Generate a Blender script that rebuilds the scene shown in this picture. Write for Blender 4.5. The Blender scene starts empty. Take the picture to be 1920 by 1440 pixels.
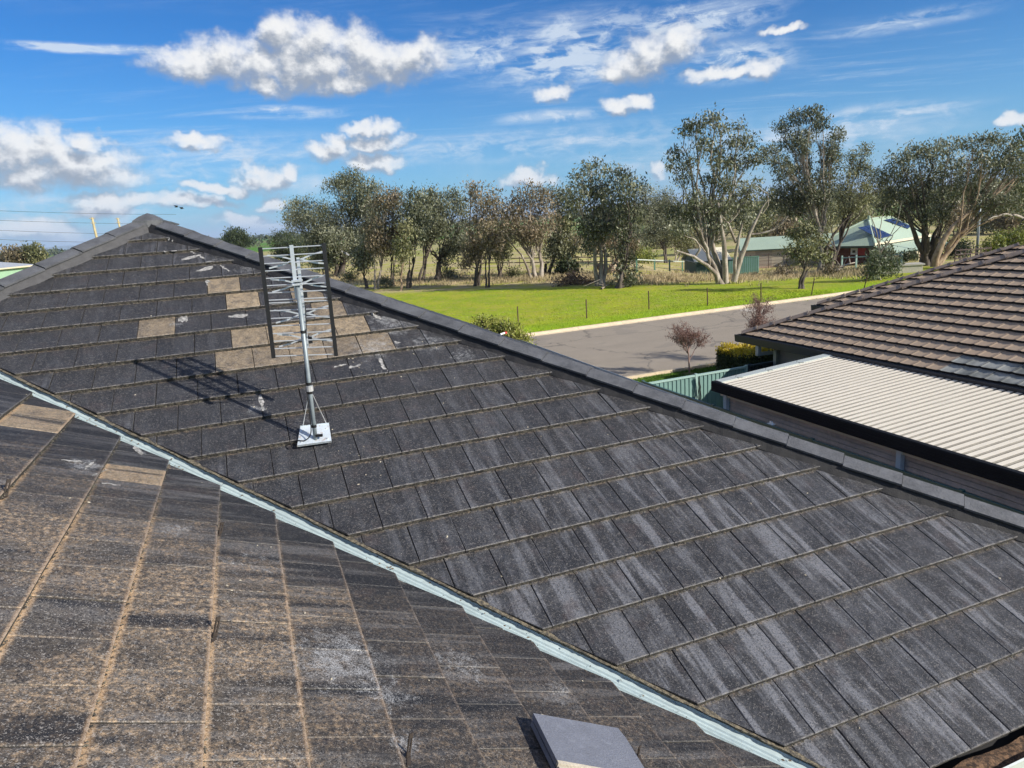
import bpy, math, random
import numpy as np
from mathutils import Vector, Matrix
random.seed(7); rng = np.random.default_rng(7)
sc = bpy.context.scene
H = 5.4                                   # eye height above the nearby ground (m)

# ------------------------------------------------------------------ camera
PITCH, ROLL, F = 0.2321687, -0.0697748, 1305.441      # radians, radians, focal length in px of a 1920 px wide picture
_f = np.array([0, math.cos(PITCH), -math.sin(PITCH)]); _r = np.array([1., 0, 0]); _u = np.array([0, math.sin(PITCH), math.cos(PITCH)])
RT = math.cos(ROLL)*_r + math.sin(ROLL)*_u; UP = -math.sin(ROLL)*_r + math.cos(ROLL)*_u; FW = _f
cam_d = bpy.data.cameras.new('camera'); cam = bpy.data.objects.new('camera', cam_d); sc.collection.objects.link(cam)
m = Matrix.Identity(4)
for i in range(3): m[i][0] = RT[i]; m[i][1] = UP[i]; m[i][2] = -FW[i]
m[0][3], m[1][3], m[2][3] = 0, 0, H
cam.matrix_world = m
cam_d.sensor_width = 36; cam_d.lens = 36*F/1920; cam_d.clip_start = .05; cam_d.clip_end = 90000
sc.camera = cam
def ray(px, py): return FW + (px-960)/F*RT - (py-720)/F*UP
def project(P):
    P = np.asarray(P, float) - np.array([0, 0, H]); z = P @ FW
    return 960+F*(P@RT)/z, 720-F*(P@UP)/z, z

# ------------------------------------------------------------------ sun and sky
SUN = np.array([.84, -.46, .50]); SUN /= np.linalg.norm(SUN)
EXPOSURE = 0.55
SUN_STRENGTH, SKY_STRENGTH = 4.9, 0.068
sd = bpy.data.lights.new('sun', 'SUN'); sd.energy = SUN_STRENGTH; sd.angle = math.radians(.53); sd.color = (1, .93, .83)
so = bpy.data.objects.new('sun', sd); sc.collection.objects.link(so)
so.rotation_euler = Vector(-SUN).to_track_quat('-Z', 'Y').to_euler(); so.location = (20, -10, 30)
sc.view_settings.view_transform = 'Standard'; sc.view_settings.look = 'None'
sc.view_settings.exposure = EXPOSURE; sc.view_settings.gamma = 1; sc.view_settings.use_curve_mapping = False
sc.render.engine = 'CYCLES'
sc.cycles.max_bounces = 5; sc.cycles.diffuse_bounces = 2; sc.cycles.glossy_bounces = 2; sc.cycles.transmission_bounces = 2; sc.cycles.adaptive_threshold = .02

class NT:
    """small helper for writing node trees"""
    def __init__(s, tree): s.t = tree; s.n = tree.nodes; s.l = tree.links
    def node(s, typ, ins=None, **kw):
        n = s.n.new(typ)
        for k, v in kw.items(): setattr(n, k, v)
        if ins:
            for k, v in ins.items():
                sk = n.inputs[k]
                if isinstance(v, bpy.types.NodeSocket): s.l.new(v, sk)
                else: sk.default_value = v
        return n
    def m(s, op, a, b=0.0, c=0.0, clamp=False):
        n = s.n.new('ShaderNodeMath'); n.operation = op; n.use_clamp = clamp
        for i, v in enumerate((a, b, c)):
            if isinstance(v, bpy.types.NodeSocket): s.l.new(v, n.inputs[i])
            else: n.inputs[i].default_value = v
        return n.outputs[0]
    def v(s, op, a, b=(0, 0, 0)):
        n = s.n.new('ShaderNodeVectorMath'); n.operation = op
        for i, x in enumerate((a, b)):
            if isinstance(x, bpy.types.NodeSocket): s.l.new(x, n.inputs[i])
            else: n.inputs[i].default_value = x
        return n.outputs['Value'] if op in ('DOT_PRODUCT', 'LENGTH', 'DISTANCE') else n.outputs[0]
    def noise(s, vec, scale, detail=3, rough=.55, dist=0, w=None, col=False, dims=None):
        n = s.n.new('ShaderNodeTexNoise'); n.noise_dimensions = dims or ('4D' if w is not None else '3D')
        if vec is not None: s.l.new(vec, n.inputs['Vector'])
        n.inputs['Scale'].default_value = scale; n.inputs['Detail'].default_value = detail
        n.inputs['Roughness'].default_value = rough; n.inputs['Distortion'].default_value = dist
        if w is not None: s.l.new(w, n.inputs['W'])
        return n.outputs['Color' if col else 'Fac']
    def ss(s, x, lo, hi, a=0., b=1.):
        n = s.n.new('ShaderNodeMapRange'); n.interpolation_type = 'SMOOTHSTEP'
        s.l.new(x, n.inputs[0]) if isinstance(x, bpy.types.NodeSocket) else None
        for i, v in ((1, lo), (2, hi), (3, a), (4, b)): n.inputs[i].default_value = v
        return n.outputs[0]
    def mix(s, f, a, b, blend='MIX'):
        n = s.n.new('ShaderNodeMix'); n.data_type = 'RGBA'; n.blend_type = blend
        for i, v in ((0, f), (6, a), (7, b)):
            if isinstance(v, bpy.types.NodeSocket): s.l.new(v, n.inputs[i])
            elif i == 0: n.inputs[0].default_value = v
            else: n.inputs[i].default_value = (v[0], v[1], v[2], 1)
        return n.outputs[2]

world = bpy.data.worlds.new('World'); sc.world = world; world.use_nodes = True
wt = NT(world.node_tree); wt.n.clear()
sky = wt.node('ShaderNodeTexSky', sky_type='NISHITA', sun_disc=False)
sky.sun_elevation = math.asin(SUN[2]); sky.sun_rotation = math.atan2(SUN[0], SUN[1])
sky.altitude = 300; sky.air_density = 1.0; sky.dust_density = .35; sky.ozone_density = 2.2
tc = wt.node('ShaderNodeTexCoord').outputs['Generated']
dirn = wt.v('NORMALIZE', tc)
sx = wt.node('ShaderNodeSeparateXYZ', {0: dirn}).outputs
az = wt.m('ARCTAN2', sx[0], sx[1]); el = wt.m('ARCSINE', sx[2])
ae = wt.node('ShaderNodeCombineXYZ', {0: az, 1: el, 2: 0.0}).outputs[0]
def azel(px, py):
    d = ray(px, py); d = d/np.linalg.norm(d); return math.atan2(d[0], d[1]), math.asin(d[2])
# cumulus heaps: centre and half sizes of each puff, measured as directions in the sky
PUFFS = [ # big pair of clouds high on the left
 (365,118,90,30),(430,100,85,42),(500,120,90,45),(530,58,42,38),(575,85,60,42),(600,130,85,45),(655,95,70,48),(700,120,90,48),(770,108,58,34),(640,158,70,24),(520,168,46,24),(575,150,50,26),
 # heavy cloud at the left border
 (20,285,90,52),(90,275,48,42),(130,305,100,42),(200,312,70,36),(70,330,120,24),(165,265,38,20),
 # right-hand heap
 (1185,118,66,30),(1230,98,60,42),(1275,78,42,38),(1150,136,40,18),
 (1425,133,42,20),(1350,140,46,14),(1160,203,44,16),(1196,188,26,17),
 (1030,172,30,16),
 # small ones low in the middle
 (485,330,48,20),(470,318,20,18),(532,322,22,16),(405,352,55,11),
 (615,282,44,16),(632,268,22,16),(705,268,58,15),(690,245,50,12),(712,300,60,16),
 (370,260,60,15),(225,378,85,18),(205,365,40,12),(365,380,80,13),(515,372,30,14),
 (985,335,46,14),(992,322,24,18),(1905,216,26,13),(1470,60,44,8),
 (60,432,120,24),(150,452,110,18),(450,408,60,14),(500,425,70,12),(1225,322,16,14)]
def cloud_group():
    g = bpy.data.node_groups.new('cumulus', 'ShaderNodeTree')
    g.interface.new_socket('Vector', in_out='INPUT', socket_type='NodeSocketVector')
    g.interface.new_socket('Field', in_out='OUTPUT', socket_type='NodeSocketFloat')
    t = NT(g); gi = t.node('NodeGroupInput'); go = t.node('NodeGroupOutput')
    p = gi.outputs[0]
    wn = t.noise(p, 9, 4, .6, col=True)
    wv = t.v('MULTIPLY', t.v('SUBTRACT', wn, (.5, .5, .5)), (.10, .05, 0))
    wn2 = t.noise(p, 34, 3, .65, col=True)
    wv2 = t.v('MULTIPLY', t.v('SUBTRACT', wn2, (.5, .5, .5)), (.030, .022, 0))
    q = t.v('ADD', t.v('ADD', p, wv), wv2)
    f = None
    for (cx, cy, rx, ry) in PUFFS:
        a0, e0 = azel(cx, cy); a1, _ = azel(cx+rx, cy); _, e1 = azel(cx, cy-ry)
        ra = max(abs(a1-a0), .004)*1.18; re = max(abs(e1-e0), .003)*1.22
        d = t.v('MULTIPLY', t.v('SUBTRACT', q, (a0, e0, 0)), (1/ra, 1/re, 0))
        r2 = t.v('DOT_PRODUCT', d, d)
        s = t.m('SUBTRACT', 1.0, r2)
        if f is None: f = s
        else:
            n = t.n.new('ShaderNodeMath'); n.operation = 'SMOOTH_MAX'; t.l.new(f, n.inputs[0]); t.l.new(s, n.inputs[1]); n.inputs[2].default_value = .45; f = n.outputs[0]
    det = t.noise(t.v('MULTIPLY', p, (1, 1.25, 1)), 45, 5, .62)
    vo = t.node('ShaderNodeTexVoronoi', {'Vector': q, 'Scale': 42.0}, feature='SMOOTH_F1'); vo.inputs['Smoothness'].default_value = .6
    f = t.m('ADD', t.m('MAXIMUM', f, -1.0), t.m('MULTIPLY', t.m('SUBTRACT', det, .5), 1.5))
    f = t.m('SUBTRACT', f, t.m('MULTIPLY', vo.outputs['Distance'], .38))
    t.l.new(f, go.inputs[0])
    return g
CG = cloud_group()
def cfield(vec):
    n = wt.n.new('ShaderNodeGroup'); n.node_tree = CG; wt.l.new(vec, n.inputs[0]); return n.outputs[0]
f0 = cfield(ae); f1 = cfield(wt.v('ADD', ae, (.007, .015, 0)))
alpha = wt.m('MULTIPLY', wt.ss(f0, -.62, .85), .97)
relief = wt.m('SUBTRACT', wt.m('MAXIMUM', f0, -.25), wt.m('MAXIMUM', f1, -.25))
lit = wt.m('ADD', .40, wt.m('MULTIPLY', relief, .95))
lit = wt.m('SUBTRACT', lit, wt.m('MULTIPLY', wt.ss(f0, .35, 1.2), .10), clamp=True)
fine = wt.noise(ae, 22, 5, .6)
lit = wt.m('ADD', lit, wt.m('MULTIPLY', wt.m('SUBTRACT', fine, .5), .9), clamp=True)
ccol = wt.mix(wt.ss(lit, .05, .95), (3.4, 3.8, 4.5), (9.9, 9.8, 9.6))
# high thin cloud, laid out on a flat layer so that it closes up towards the horizon
zc = wt.m('MAXIMUM', sx[2], .11)
flat = wt.node('ShaderNodeCombineXYZ', {0: wt.m('DIVIDE', sx[0], zc), 1: wt.m('DIVIDE', sx[1], zc), 2: 0.0}).outputs[0]
rotd = wt.node('ShaderNodeMapping', {'Vector': flat, 'Rotation': (0, 0, math.radians(14)), 'Scale': (.55, 1.9, 1)}).outputs[0]
ci = wt.noise(rotd, 1.1, 6, .68, .6)
puffy = wt.noise(flat, 7.0, 4, .6, .3)
region = wt.noise(flat, .42, 2, .5)
cia = wt.m('MULTIPLY', wt.ss(ci, .46, .78), wt.ss(region, .38, .62))
cia = wt.m('MULTIPLY', cia, wt.ss(puffy, .30, .62, .35, 1.0))
def soft_patch(px, py, rx, ry):
    a0, e0 = azel(px, py); a1, _ = azel(px+rx, py); _, e1 = azel(px, py-ry)
    d = wt.v('MULTIPLY', wt.v('SUBTRACT', ae, (a0, e0, 0)), (1/abs(a1-a0), 1/abs(e1-e0), 0))
    return wt.ss(wt.v('LENGTH', d), 0, 1.0, 1.0, 0.0)
streak = wt.noise(wt.v('MULTIPLY', ae, (7, 60, 1)), 1.0, 6, .6, .4)
patch = None
for (p_, k) in (((1060,110,210,95), .9), ((1300,40,240,60), .75), ((1380,115,170,55), .8), ((180,92,260,14), 1.0), ((900,100,200,70), .55), ((1700,40,240,26), .5),
                ((1650,220,280,40), .6), ((520,205,90,12), .7), ((560,215,160,14), .5), ((1500,262,420,50), .55), ((1000,270,700,45), .42), ((1040,218,150,20), .6), ((1320,295,600,70), .35), ((400,290,420,60), .4), ((150,400,320,60), .55), ((300,330,420,40), .35), ((1100,60,260,60), .6), ((560,345,200,30), .4)):
    s = wt.m('MULTIPLY', soft_patch(*p_), k); patch = s if patch is None else wt.m('MAXIMUM', patch, s)
brk = wt.noise(wt.v('MULTIPLY', ae, (26, 62, 1)), 1.0, 6, .66, .5)
pa = wt.m('MULTIPLY', patch, wt.m('ADD', wt.m('MULTIPLY', wt.ss(streak, .40, .66), .45), wt.m('MULTIPLY', wt.ss(brk, .42, .66), .55)))
cia = wt.m('ADD', wt.m('MULTIPLY', cia, .5), wt.m('MULTIPLY', pa, 2.7), clamp=True)
hz = wt.ss(el, -.02, .26, 1.0, 0.0)
# sky colour: deep and saturated like the photograph's
hs = wt.node('ShaderNodeHueSaturation', {'Saturation': 1.34, 'Value': 1.0, 'Color': sky.outputs[0]})
skyc = wt.mix(1.0, hs.outputs[0], (.30, .80, 1.22), 'MULTIPLY')
skyc = wt.mix(wt.m('MULTIPLY', hz, .40), skyc, (2.6, 5.4, 9.2))
c1 = wt.mix(wt.m('MULTIPLY', cia, .80), skyc, (7.4, 8.3, 9.3))
# fair-weather cloud added out of view, behind and above, to whiten the fill light
away = wt.m('MAXIMUM', wt.ss(wt.m('ABSOLUTE', wt.m('SUBTRACT', az, -.02)), .80, 1.05), wt.ss(el, .42, .55))
cn = wt.noise(flat, .95, 5, .6, .3)
c1 = wt.mix(wt.m('MULTIPLY', wt.m('MULTIPLY', wt.ss(cn, .47, .60), away), wt.ss(el, .0, .06)), c1, wt.mix(wt.ss(cn, .56, .72), (9.2, 9.1, 9.0), (4.8, 5.0, 5.4)))
c2 = wt.mix(alpha, c1, ccol)
bg = wt.node('ShaderNodeBackground', {'Color': c2, 'Strength': SKY_STRENGTH})
wo = wt.node('ShaderNodeOutputWorld', {'Surface': bg.outputs[0]})
try: world.cycles.sampling_method = 'MANUAL'; world.cycles.sample_map_resolution = 512
except Exception: pass

# ------------------------------------------------------------------ frames
D = np.array([0.93772736, 0.34737215, 0]); SP = np.array([D[1], -D[0], 0]); Z = np.array([0, 0, 1.])
def W(d, s, z): return D*d + SP*s + Z*(z+H)               # house axes, z measured from eye level
def W0(x, y, z): return np.array([x, y, z+H])
def sstep(x, a, b): t = min(max((x-a)/(b-a), 0), 1); return t*t*(3-2*t)
def gz(x, y):                                               # ground level relative to the eye
    return -H - 2.8*min(max((y-45)/40, 0), 1)*sstep(x, 8, 26)
def ground_at(px, py, far=400):
    d = ray(px, py); t = 5.4/max(-d[2], 1e-4)
    for _ in range(40): t = -gz(d[0]*t, d[1]*t)/max(-d[2], 1e-4)
    return np.array([d[0]*t, d[1]*t, gz(d[0]*t, d[1]*t)+H])
def at_depth(px, py, y):                                    # point of the sight line at a given northing
    d = ray(px, py); t = y/d[1]; return d*t + np.array([0, 0, H])

# ------------------------------------------------------------------ object helpers
C = sc.collection
def link(name, mesh, parent=None, mat=None):
    o = bpy.data.objects.new(name, mesh); C.objects.link(o)
    if parent is not None: o.parent = parent
    if mat is not None:
        for mm in (mat if isinstance(mat, (list, tuple)) else [mat]): mesh.materials.append(mm)
    return o
def mesh_from(name, verts, faces, mi=None, smooth=False):
    me = bpy.data.meshes.new(name); me.from_pydata([tuple(map(float, v)) for v in verts], [], [tuple(map(int, f)) for f in faces]); 
    if mi is not None: me.polygons.foreach_set('material_index', list(mi))
    if smooth: me.polygons.foreach_set('use_smooth', [True]*len(me.polygons))
    me.update(); return me
def fast_mesh(name, V, Fq, n, smooth=False):
    """numpy mesh of n-gons (n constant)"""
    me = bpy.data.meshes.new(name); V = np.ascontiguousarray(V, np.float32); Fq = np.ascontiguousarray(Fq, np.int32)
    me.vertices.add(len(V)); me.vertices.foreach_set('co', V.ravel())
    me.loops.add(Fq.size); me.loops.foreach_set('vertex_index', Fq.ravel())
    me.polygons.add(len(Fq)); me.polygons.foreach_set('loop_start', np.arange(len(Fq), dtype=np.int32)*n)
    if smooth: me.polygons.foreach_set('use_smooth', np.ones(len(Fq), bool))
    me.update(calc_edges=True); return me
def thing(name, label, cat, loc=(0, 0, 0), group=None):
    o = bpy.data.objects.new(name, None); C.objects.link(o); o.location = tuple(map(float, loc)); o.empty_display_size = .2
    return tag(o, label, cat, group)
def tag(o, label=None, cat=None, group=None, kind=None):
    if label: o['label'] = label
    if cat: o['category'] = cat
    if group: o['group'] = group
    if kind: o['kind'] = kind
    return o
class MB:
    """collects shapes; verts in world space, linked relative to the parent's location"""
    def __init__(s): s.v = []; s.f = []; s.mi = []
    def add(s, V, Fs, mi=0):
        b = len(s.v); s.v += [np.asarray(v, float) for v in V]; s.f += [tuple(b+i for i in f) for f in Fs]; s.mi += [mi]*len(Fs); return s
    def box(s, o, x, y, z, mi=0):
        """corner o, three edge vectors"""
        o, x, y, z = (np.asarray(a, float) for a in (o, x, y, z))
        V = [o, o+x, o+x+y, o+y, o+z, o+x+z, o+x+y+z, o+y+z]
        Fs = [(0, 3, 2, 1), (4, 5, 6, 7), (0, 1, 5, 4), (1, 2, 6, 5), (2, 3, 7, 6), (3, 0, 4, 7)]
        if np.dot(np.cross(x, y), z) < 0: Fs = [f[::-1] for f in Fs]
        return s.add(V, Fs, mi)
    def tube(s, pts, rad, n=8, mi=0, cap=True):
        V, Fq = tube_np(pts, rad, n); s.add(V, Fq.tolist(), mi)
        if cap:
            b = len(s.v)-len(V); s.f += [tuple(b+i for i in range(n))[::-1], tuple(b+len(V)-n+i for i in range(n))]; s.mi += [mi]*2
        return s
    def extrude(s, prof, a, b, ex, ez, mi=0, cap=True, closed=True):
        """profile [(x,z)] swept from a to b with axes ex, ez"""
        n = len(prof); V = [a+ex*p[0]+ez*p[1] for p in prof] + [b+ex*p[0]+ez*p[1] for p in prof]
        Fs = [(i, (i+1) % n, n+(i+1) % n, n+i) for i in range(n if closed else n-1)]
        if cap and closed: Fs += [tuple(range(n))[::-1], tuple(range(n, 2*n))]
        return s.add(V, Fs, mi)
    def build(s, name, mats, parent=None, smooth=False, label=None, kind=None):
        off = np.array(parent.location) if parent is not None else np.zeros(3)
        p = parent
        if p is not None and p.parent is not None: off = off + np.array(p.parent.location)
        me = mesh_from(name, [v-off for v in s.v], s.f, s.mi, smooth)
        o = link(name, me, parent, mats)
        if label: o['label'] = label
        if kind: o['kind'] = kind
        return o
def tube_np(pts, rad, n=6):
    P = np.asarray(pts, float); k = len(P); R = np.broadcast_to(np.asarray(rad, float), (k,))
    T = np.gradient(P, axis=0); T /= np.linalg.norm(T, axis=1)[:, None]+1e-12
    ref = np.array([0.31, 0.95, 0.05]) if abs(T[0] @ np.array([0.31, 0.95, .05])) < .9 else np.array([1., 0, 0])
    A = np.cross(T, ref); A /= np.linalg.norm(A, axis=1)[:, None]+1e-12; B = np.cross(T, A)
    th = np.arange(n)*2*np.pi/n
    V = (P[:, None] + R[:, None, None]*(np.cos(th)[None, :, None]*A[:, None] + np.sin(th)[None, :, None]*B[:, None])).reshape(-1, 3)
    i = np.arange(k-1)[:, None]*n; j = np.arange(n)[None]
    Fq = np.stack([i+j, i+(j+1) % n, i+n+(j+1) % n, i+n+j], -1).reshape(-1, 4)
    return V, Fq

# ------------------------------------------------------------------ materials
MATS = {}
def new_mat(name):
    mt = bpy.data.materials.new(name); mt.use_nodes = True; t = NT(mt.node_tree); t.n.clear()
    b = t.node('ShaderNodeBsdfPrincipled'); o = t.node('ShaderNodeOutputMaterial', {'Surface': b.outputs[0]}); t.b = b; t.o = o; t.mt = mt; return t
def bump(t, h, strength=.3, dist=.01):
    n = t.node('ShaderNodeBump', {'Height': h, 'Strength': strength, 'Distance': dist}); t.l.new(n.outputs[0], t.b.inputs['Normal'])
def simple(name, col, rough=.6, var=.15, scale=6, metal=0, fine=0, spec=None, bmp=0, dirt=None, coords='Object'):
    if name in MATS: return MATS[name]
    t = new_mat(name); tc = t.node('ShaderNodeTexCoord').outputs[coords]
    n = t.noise(tc, scale, 5, .6); n2 = t.noise(tc, scale*9, 4, .65)
    f = t.m('ADD', t.m('MULTIPLY', n, .6), t.m('MULTIPLY', n2, .4))
    lo = tuple(c*(1-var) for c in col); hi = tuple(min(c*(1+var), 1) for c in col)
    c = t.mix(t.ss(f, .35, .65), lo, hi)
    if fine:
        c = t.mix(t.m('MULTIPLY', t.ss(t.noise(tc, scale*60, 2, .5), .45, .7), fine), c, tuple(min(x*2.2+.03, 1) for x in col))
    if dirt:
        c = t.mix(t.m('MULTIPLY', t.ss(t.noise(tc, scale*1.7, 6, .7), .52, .75), dirt[3]), c, dirt[:3])
    t.l.new(c, t.b.inputs['Base Color'])
    rr = t.m('ADD', rough-.08, t.m('MULTIPLY', n2, .16)); t.l.new(rr, t.b.inputs['Roughness'])
    t.b.inputs['Metallic'].default_value = metal
    if spec is not None: t.b.inputs['Specular IOR Level'].default_value = spec
    if bmp: bump(t, n2, bmp, .01)
    MATS[name] = t.mt; return t.mt

STAINS = []     # filled with (world position, radius, strength) before the tile materials are made
def tile_material(name, dark, worn, dusty, brown=(.43, .335, .215), side=1.0, band=0.0):
    """coated concrete tile. object coordinates: x across, y up the slope from the nose. object colour: r bare brown, g streaks, b lightness, a dust"""
    t = new_mat(name); tc = t.node('ShaderNodeUVMap', uv_map='local').outputs[0]; oi = t.node('ShaderNodeObjectInfo')
    rnd = oi.outputs['Random']; oc = t.node('ShaderNodeSeparateColor', {0: oi.outputs['Color']}).outputs; al = oi.outputs['Alpha']
    pos = t.node('ShaderNodeNewGeometry').outputs['Position']
    w = t.m('MULTIPLY', rnd, 61.0)
    sxy = t.node('ShaderNodeSeparateXYZ', {0: tc}).outputs
    st = t.noise(t.v('MULTIPLY', tc, (15, 1.5, 1)), 1.0, 3, .55, .3, w=w)
    st2 = t.noise(t.v('MULTIPLY', tc, (60, 6, 1)), 1.0, 4, .6, .2, w=w)
    med = t.noise(pos, 5.5, 4, .65, .4); blot = t.noise(pos, 21, 4, .7)
    sf = t.m('MULTIPLY', t.ss(st, .47, .63), oc[1]); sf = t.m('MULTIPLY', sf, t.ss(st2, .25, .6, .55, 1.0))
    fac = t.m('ADD', sf, t.m('MULTIPLY', t.ss(med, .40, .72), t.m('MULTIPLY', oc[2], .38)))
    fac = t.m('ADD', fac, t.m('MULTIPLY', t.ss(blot, .48, .72), t.m('ADD', .06, t.m('MULTIPLY', oc[2], .2))), clamp=True)
    c = t.mix(fac, dark, worn)
    # slight purple-brown tone in patches of faded coating
    c = t.mix(t.m('MULTIPLY', t.ss(t.noise(tc, 7, 3, .6, w=w), .52, .74), .45), c, (.062, .047, .047))
    # bare concrete tile
    bf = t.m('MULTIPLY', oc[0], t.ss(t.noise(tc, 11, 4, .7, w=w), .30, .56, .35, 1.0))
    bc = t.mix(t.ss(blot, .35, .7), tuple(x*.62 for x in brown), brown)
    c = t.mix(bf, c, bc)
    # sandy dust: along joints, below the overlapping nose and in drifts
    ax = t.m('ABSOLUTE', sxy[0]); edge = t.m('MAXIMUM', t.m('MULTIPLY', t.ss(ax, .134, .149), side), t.m('MAXIMUM', t.m('MULTIPLY', t.ss(sxy[1], .0, .014, 1.0, 0.0), .7), t.ss(sxy[1], .305, .338)))
    dn = t.noise(pos, 38, 4, .78); big = t.noise(pos, 2.3, 3, .6)
    df = t.m('MULTIPLY', edge, t.ss(dn, .36, .62)); df = t.m('MULTIPLY', df, t.m('MULTIPLY', al, 1.0))
    dr = t.m('MULTIPLY', t.m('MULTIPLY', t.ss(big, .34, .56), t.ss(dn, .36, .66)), t.m('MULTIPLY', al, dusty))
    seam = t.m('MULTIPLY', t.m('MAXIMUM', t.ss(sxy[1], .0, .020, 1.0, 0.0), t.ss(sxy[1], .312, .340)), t.m('MULTIPLY', t.ss(dn, .30, .52), al)) if dusty > .5 else None
    df = t.m('ADD', df, t.m('MULTIPLY', df, dusty*.5), clamp=True); c = t.mix(t.m('MAXIMUM', df, dr), c, t.mix(t.ss(dn, .5, .7), (.25, .19, .13), (.50, .36, .225)))
    if band:
        bd = t.v('DOT_PRODUCT', pos, tuple(float(x) for x in SP)); be = t.v('DOT_PRODUCT', pos, tuple(float(x) for x in D))
        bn = t.noise(t.node('ShaderNodeCombineXYZ', {0: t.m('MULTIPLY', be, .55), 1: t.m('MULTIPLY', bd, 5.2), 2: t.m('MULTIPLY', rnd, .35)}).outputs[0], 1.0, 3, .5, .15)
        c = t.mix(t.m('MULTIPLY', t.ss(bn, .55, .66), band), c, tuple(x*.8 for x in dark))
    # aggregate grains
    gr = t.noise(pos, 170, 2, .75); gr2 = t.noise(pos, 85, 3, .8); gr3 = t.noise(pos, 66, 2, .8)
    grf = t.m('MULTIPLY', t.ss(t.m('ADD', t.m('MULTIPLY', gr, .55), t.m('MULTIPLY', gr3, .45)), .53, .62), t.m('ADD', .20, t.m('MULTIPLY', al, .50)))
    c = t.mix(grf, c, (.36, .34, .315))
    c = t.mix(t.m('MULTIPLY', t.ss(gr2, .38, .50, 1.0, 0.0), .65), c, tuple(x*.45 for x in dark))
    if seam is not None: c = t.mix(t.m('MULTIPLY', seam, .62), c, t.mix(t.ss(gr, .35, .6), (.40, .25, .13), (.60, .42, .26)))
    lip = t.m('MULTIPLY', t.m('MULTIPLY', t.ss(sxy[1], .003, .011, 1.0, 0.0), t.ss(dn, .36, .60)), .42); c = t.mix(lip, c, (.22, .22, .222))  # pale lip: dusty wear plus a bevel highlight put into the colour
    # lime splashes and scuffs with a shape of their own
    sm = None
    for (p, r, k) in STAINS:
        dd = t.m('MULTIPLY', t.ss(t.v('DISTANCE', pos, tuple(map(float, p))), 0, r, 1.0, 0.0), k); sm = dd if sm is None else t.m('MAXIMUM', sm, dd)
    if sm is not None:
        sn = t.m('ADD', t.m('MULTIPLY', t.noise(pos, 15, 5, .75, .25), .7), t.m('MULTIPLY', gr2, .3)); c = t.mix(t.m('MULTIPLY', t.ss(t.m('ADD', sn, t.m('MULTIPLY', sm, .24)), .58, .80), t.m('MULTIPLY', t.ss(sm, .0, .3), t.m('MULTIPLY', t.ss(gr, .35, .60), .8))), c, (.40, .41, .42))
    # droppings / lichen spots
    vo = t.node('ShaderNodeTexVoronoi', {'Vector': pos, 'Scale': 7.0}); vd = t.m('ADD', vo.outputs['Distance'], t.m('MULTIPLY', dn, .03))
    c = t.mix(t.m('MULTIPLY', t.ss(vd, .030, .040, 1.0, 0.0), .8), c, (.50, .49, .44))
    t.l.new(c, t.b.inputs['Base Color'])
    t.l.new(t.m('ADD', .40, t.m('MULTIPLY', gr2, .3)), t.b.inputs['Roughness']); t.b.inputs['Specular IOR Level'].default_value = .34
    bump(t, t.m('ADD', t.m('MULTIPLY', gr2, .8), t.m('ADD', t.m('MULTIPLY', gr, .6), t.m('MULTIPLY', blot, .5))), .55, .004)
    return t.mt

def leaf_material(name, c1, c2, c3):
    t = new_mat(name); a = t.node('ShaderNodeAttribute', attribute_name='tint'); f = a.outputs['Fac']
    c = t.mix(t.ss(f, 0, .55), c1, c2); c = t.mix(t.ss(f, .55, 1.0), c, c3)
    t.l.new(c, t.b.inputs['Base Color']); t.b.inputs['Roughness'].default_value = .5; t.b.inputs['Specular IOR Level'].default_value = .45
    tr = t.node('ShaderNodeBsdfTranslucent', {'Color': c}); mx = t.node('ShaderNodeMixShader', {0: .25, 1: t.b.outputs[0], 2: tr.outputs[0]})
    t.l.new(mx.outputs[0], t.o.inputs['Surface']); return t.mt
def bark_material(name, a, b):
    t = new_mat(name); tc = t.node('ShaderNodeTexCoord').outputs['Object']
    n = t.noise(t.v('MULTIPLY', tc, (3.5, 3.5, .9)), 1.0, 6, .65, .5); n2 = t.noise(tc, 14, 5, .7)
    c = t.mix(t.ss(n, .40, .62), a, b); c = t.mix(t.m('MULTIPLY', t.ss(n2, .5, .7), .5), c, tuple(x*.45 for x in a))
    t.l.new(c, t.b.inputs['Base Color']); t.b.inputs['Roughness'].default_value = .85; bump(t, n2, .5, .03); return t.mt

# ------------------------------------------------------------------ roof geometry (measured)
G_, TH = 0.338837, 0.423050
P0 = np.array([-0.52756072, 6.32218845, -1.05451069+H]); P0d, P0s = (P0 @ D), (P0 @ SP)
UV_, UH_, UL_ = -3.1748, 0.08258, -5.262
CC = G_*math.cos(TH)
GA, TA = 0.343489, 0.432517
Q0 = np.array([-3.55575864, 5.04562317, -1.01275618+H]); Q0d, Q0s = Q0 @ D, Q0 @ SP; T0A = -0.12197
SB = SP*math.cos(TH) - Z*math.sin(TH); SA = D*math.cos(TA) - Z*math.sin(TA)
NB = np.cross(D, -SB); NA = np.cross(-SP, -SA)
def zB(s): return P0[2] - (s-P0s)*math.tan(TH)
def zA(d): return Q0[2] - (d-Q0d)*math.tan(TA)
cB = UV_+P0d-P0s; cR_tip = UH_+P0d-P0s; cL_tip = UL_+P0d+P0s
cA = Q0d-(Q0s+T0A)
HO = .20
cR = cR_tip+HO; cL = cL_tip-HO
apex_s = (cL-cR)/2; apex_d = (cL+cR)/2; apex_z = zB(apex_s)
EAVE_K = 13; eave_s = P0s+EAVE_K*CC; eave_z = zB(eave_s)

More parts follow.
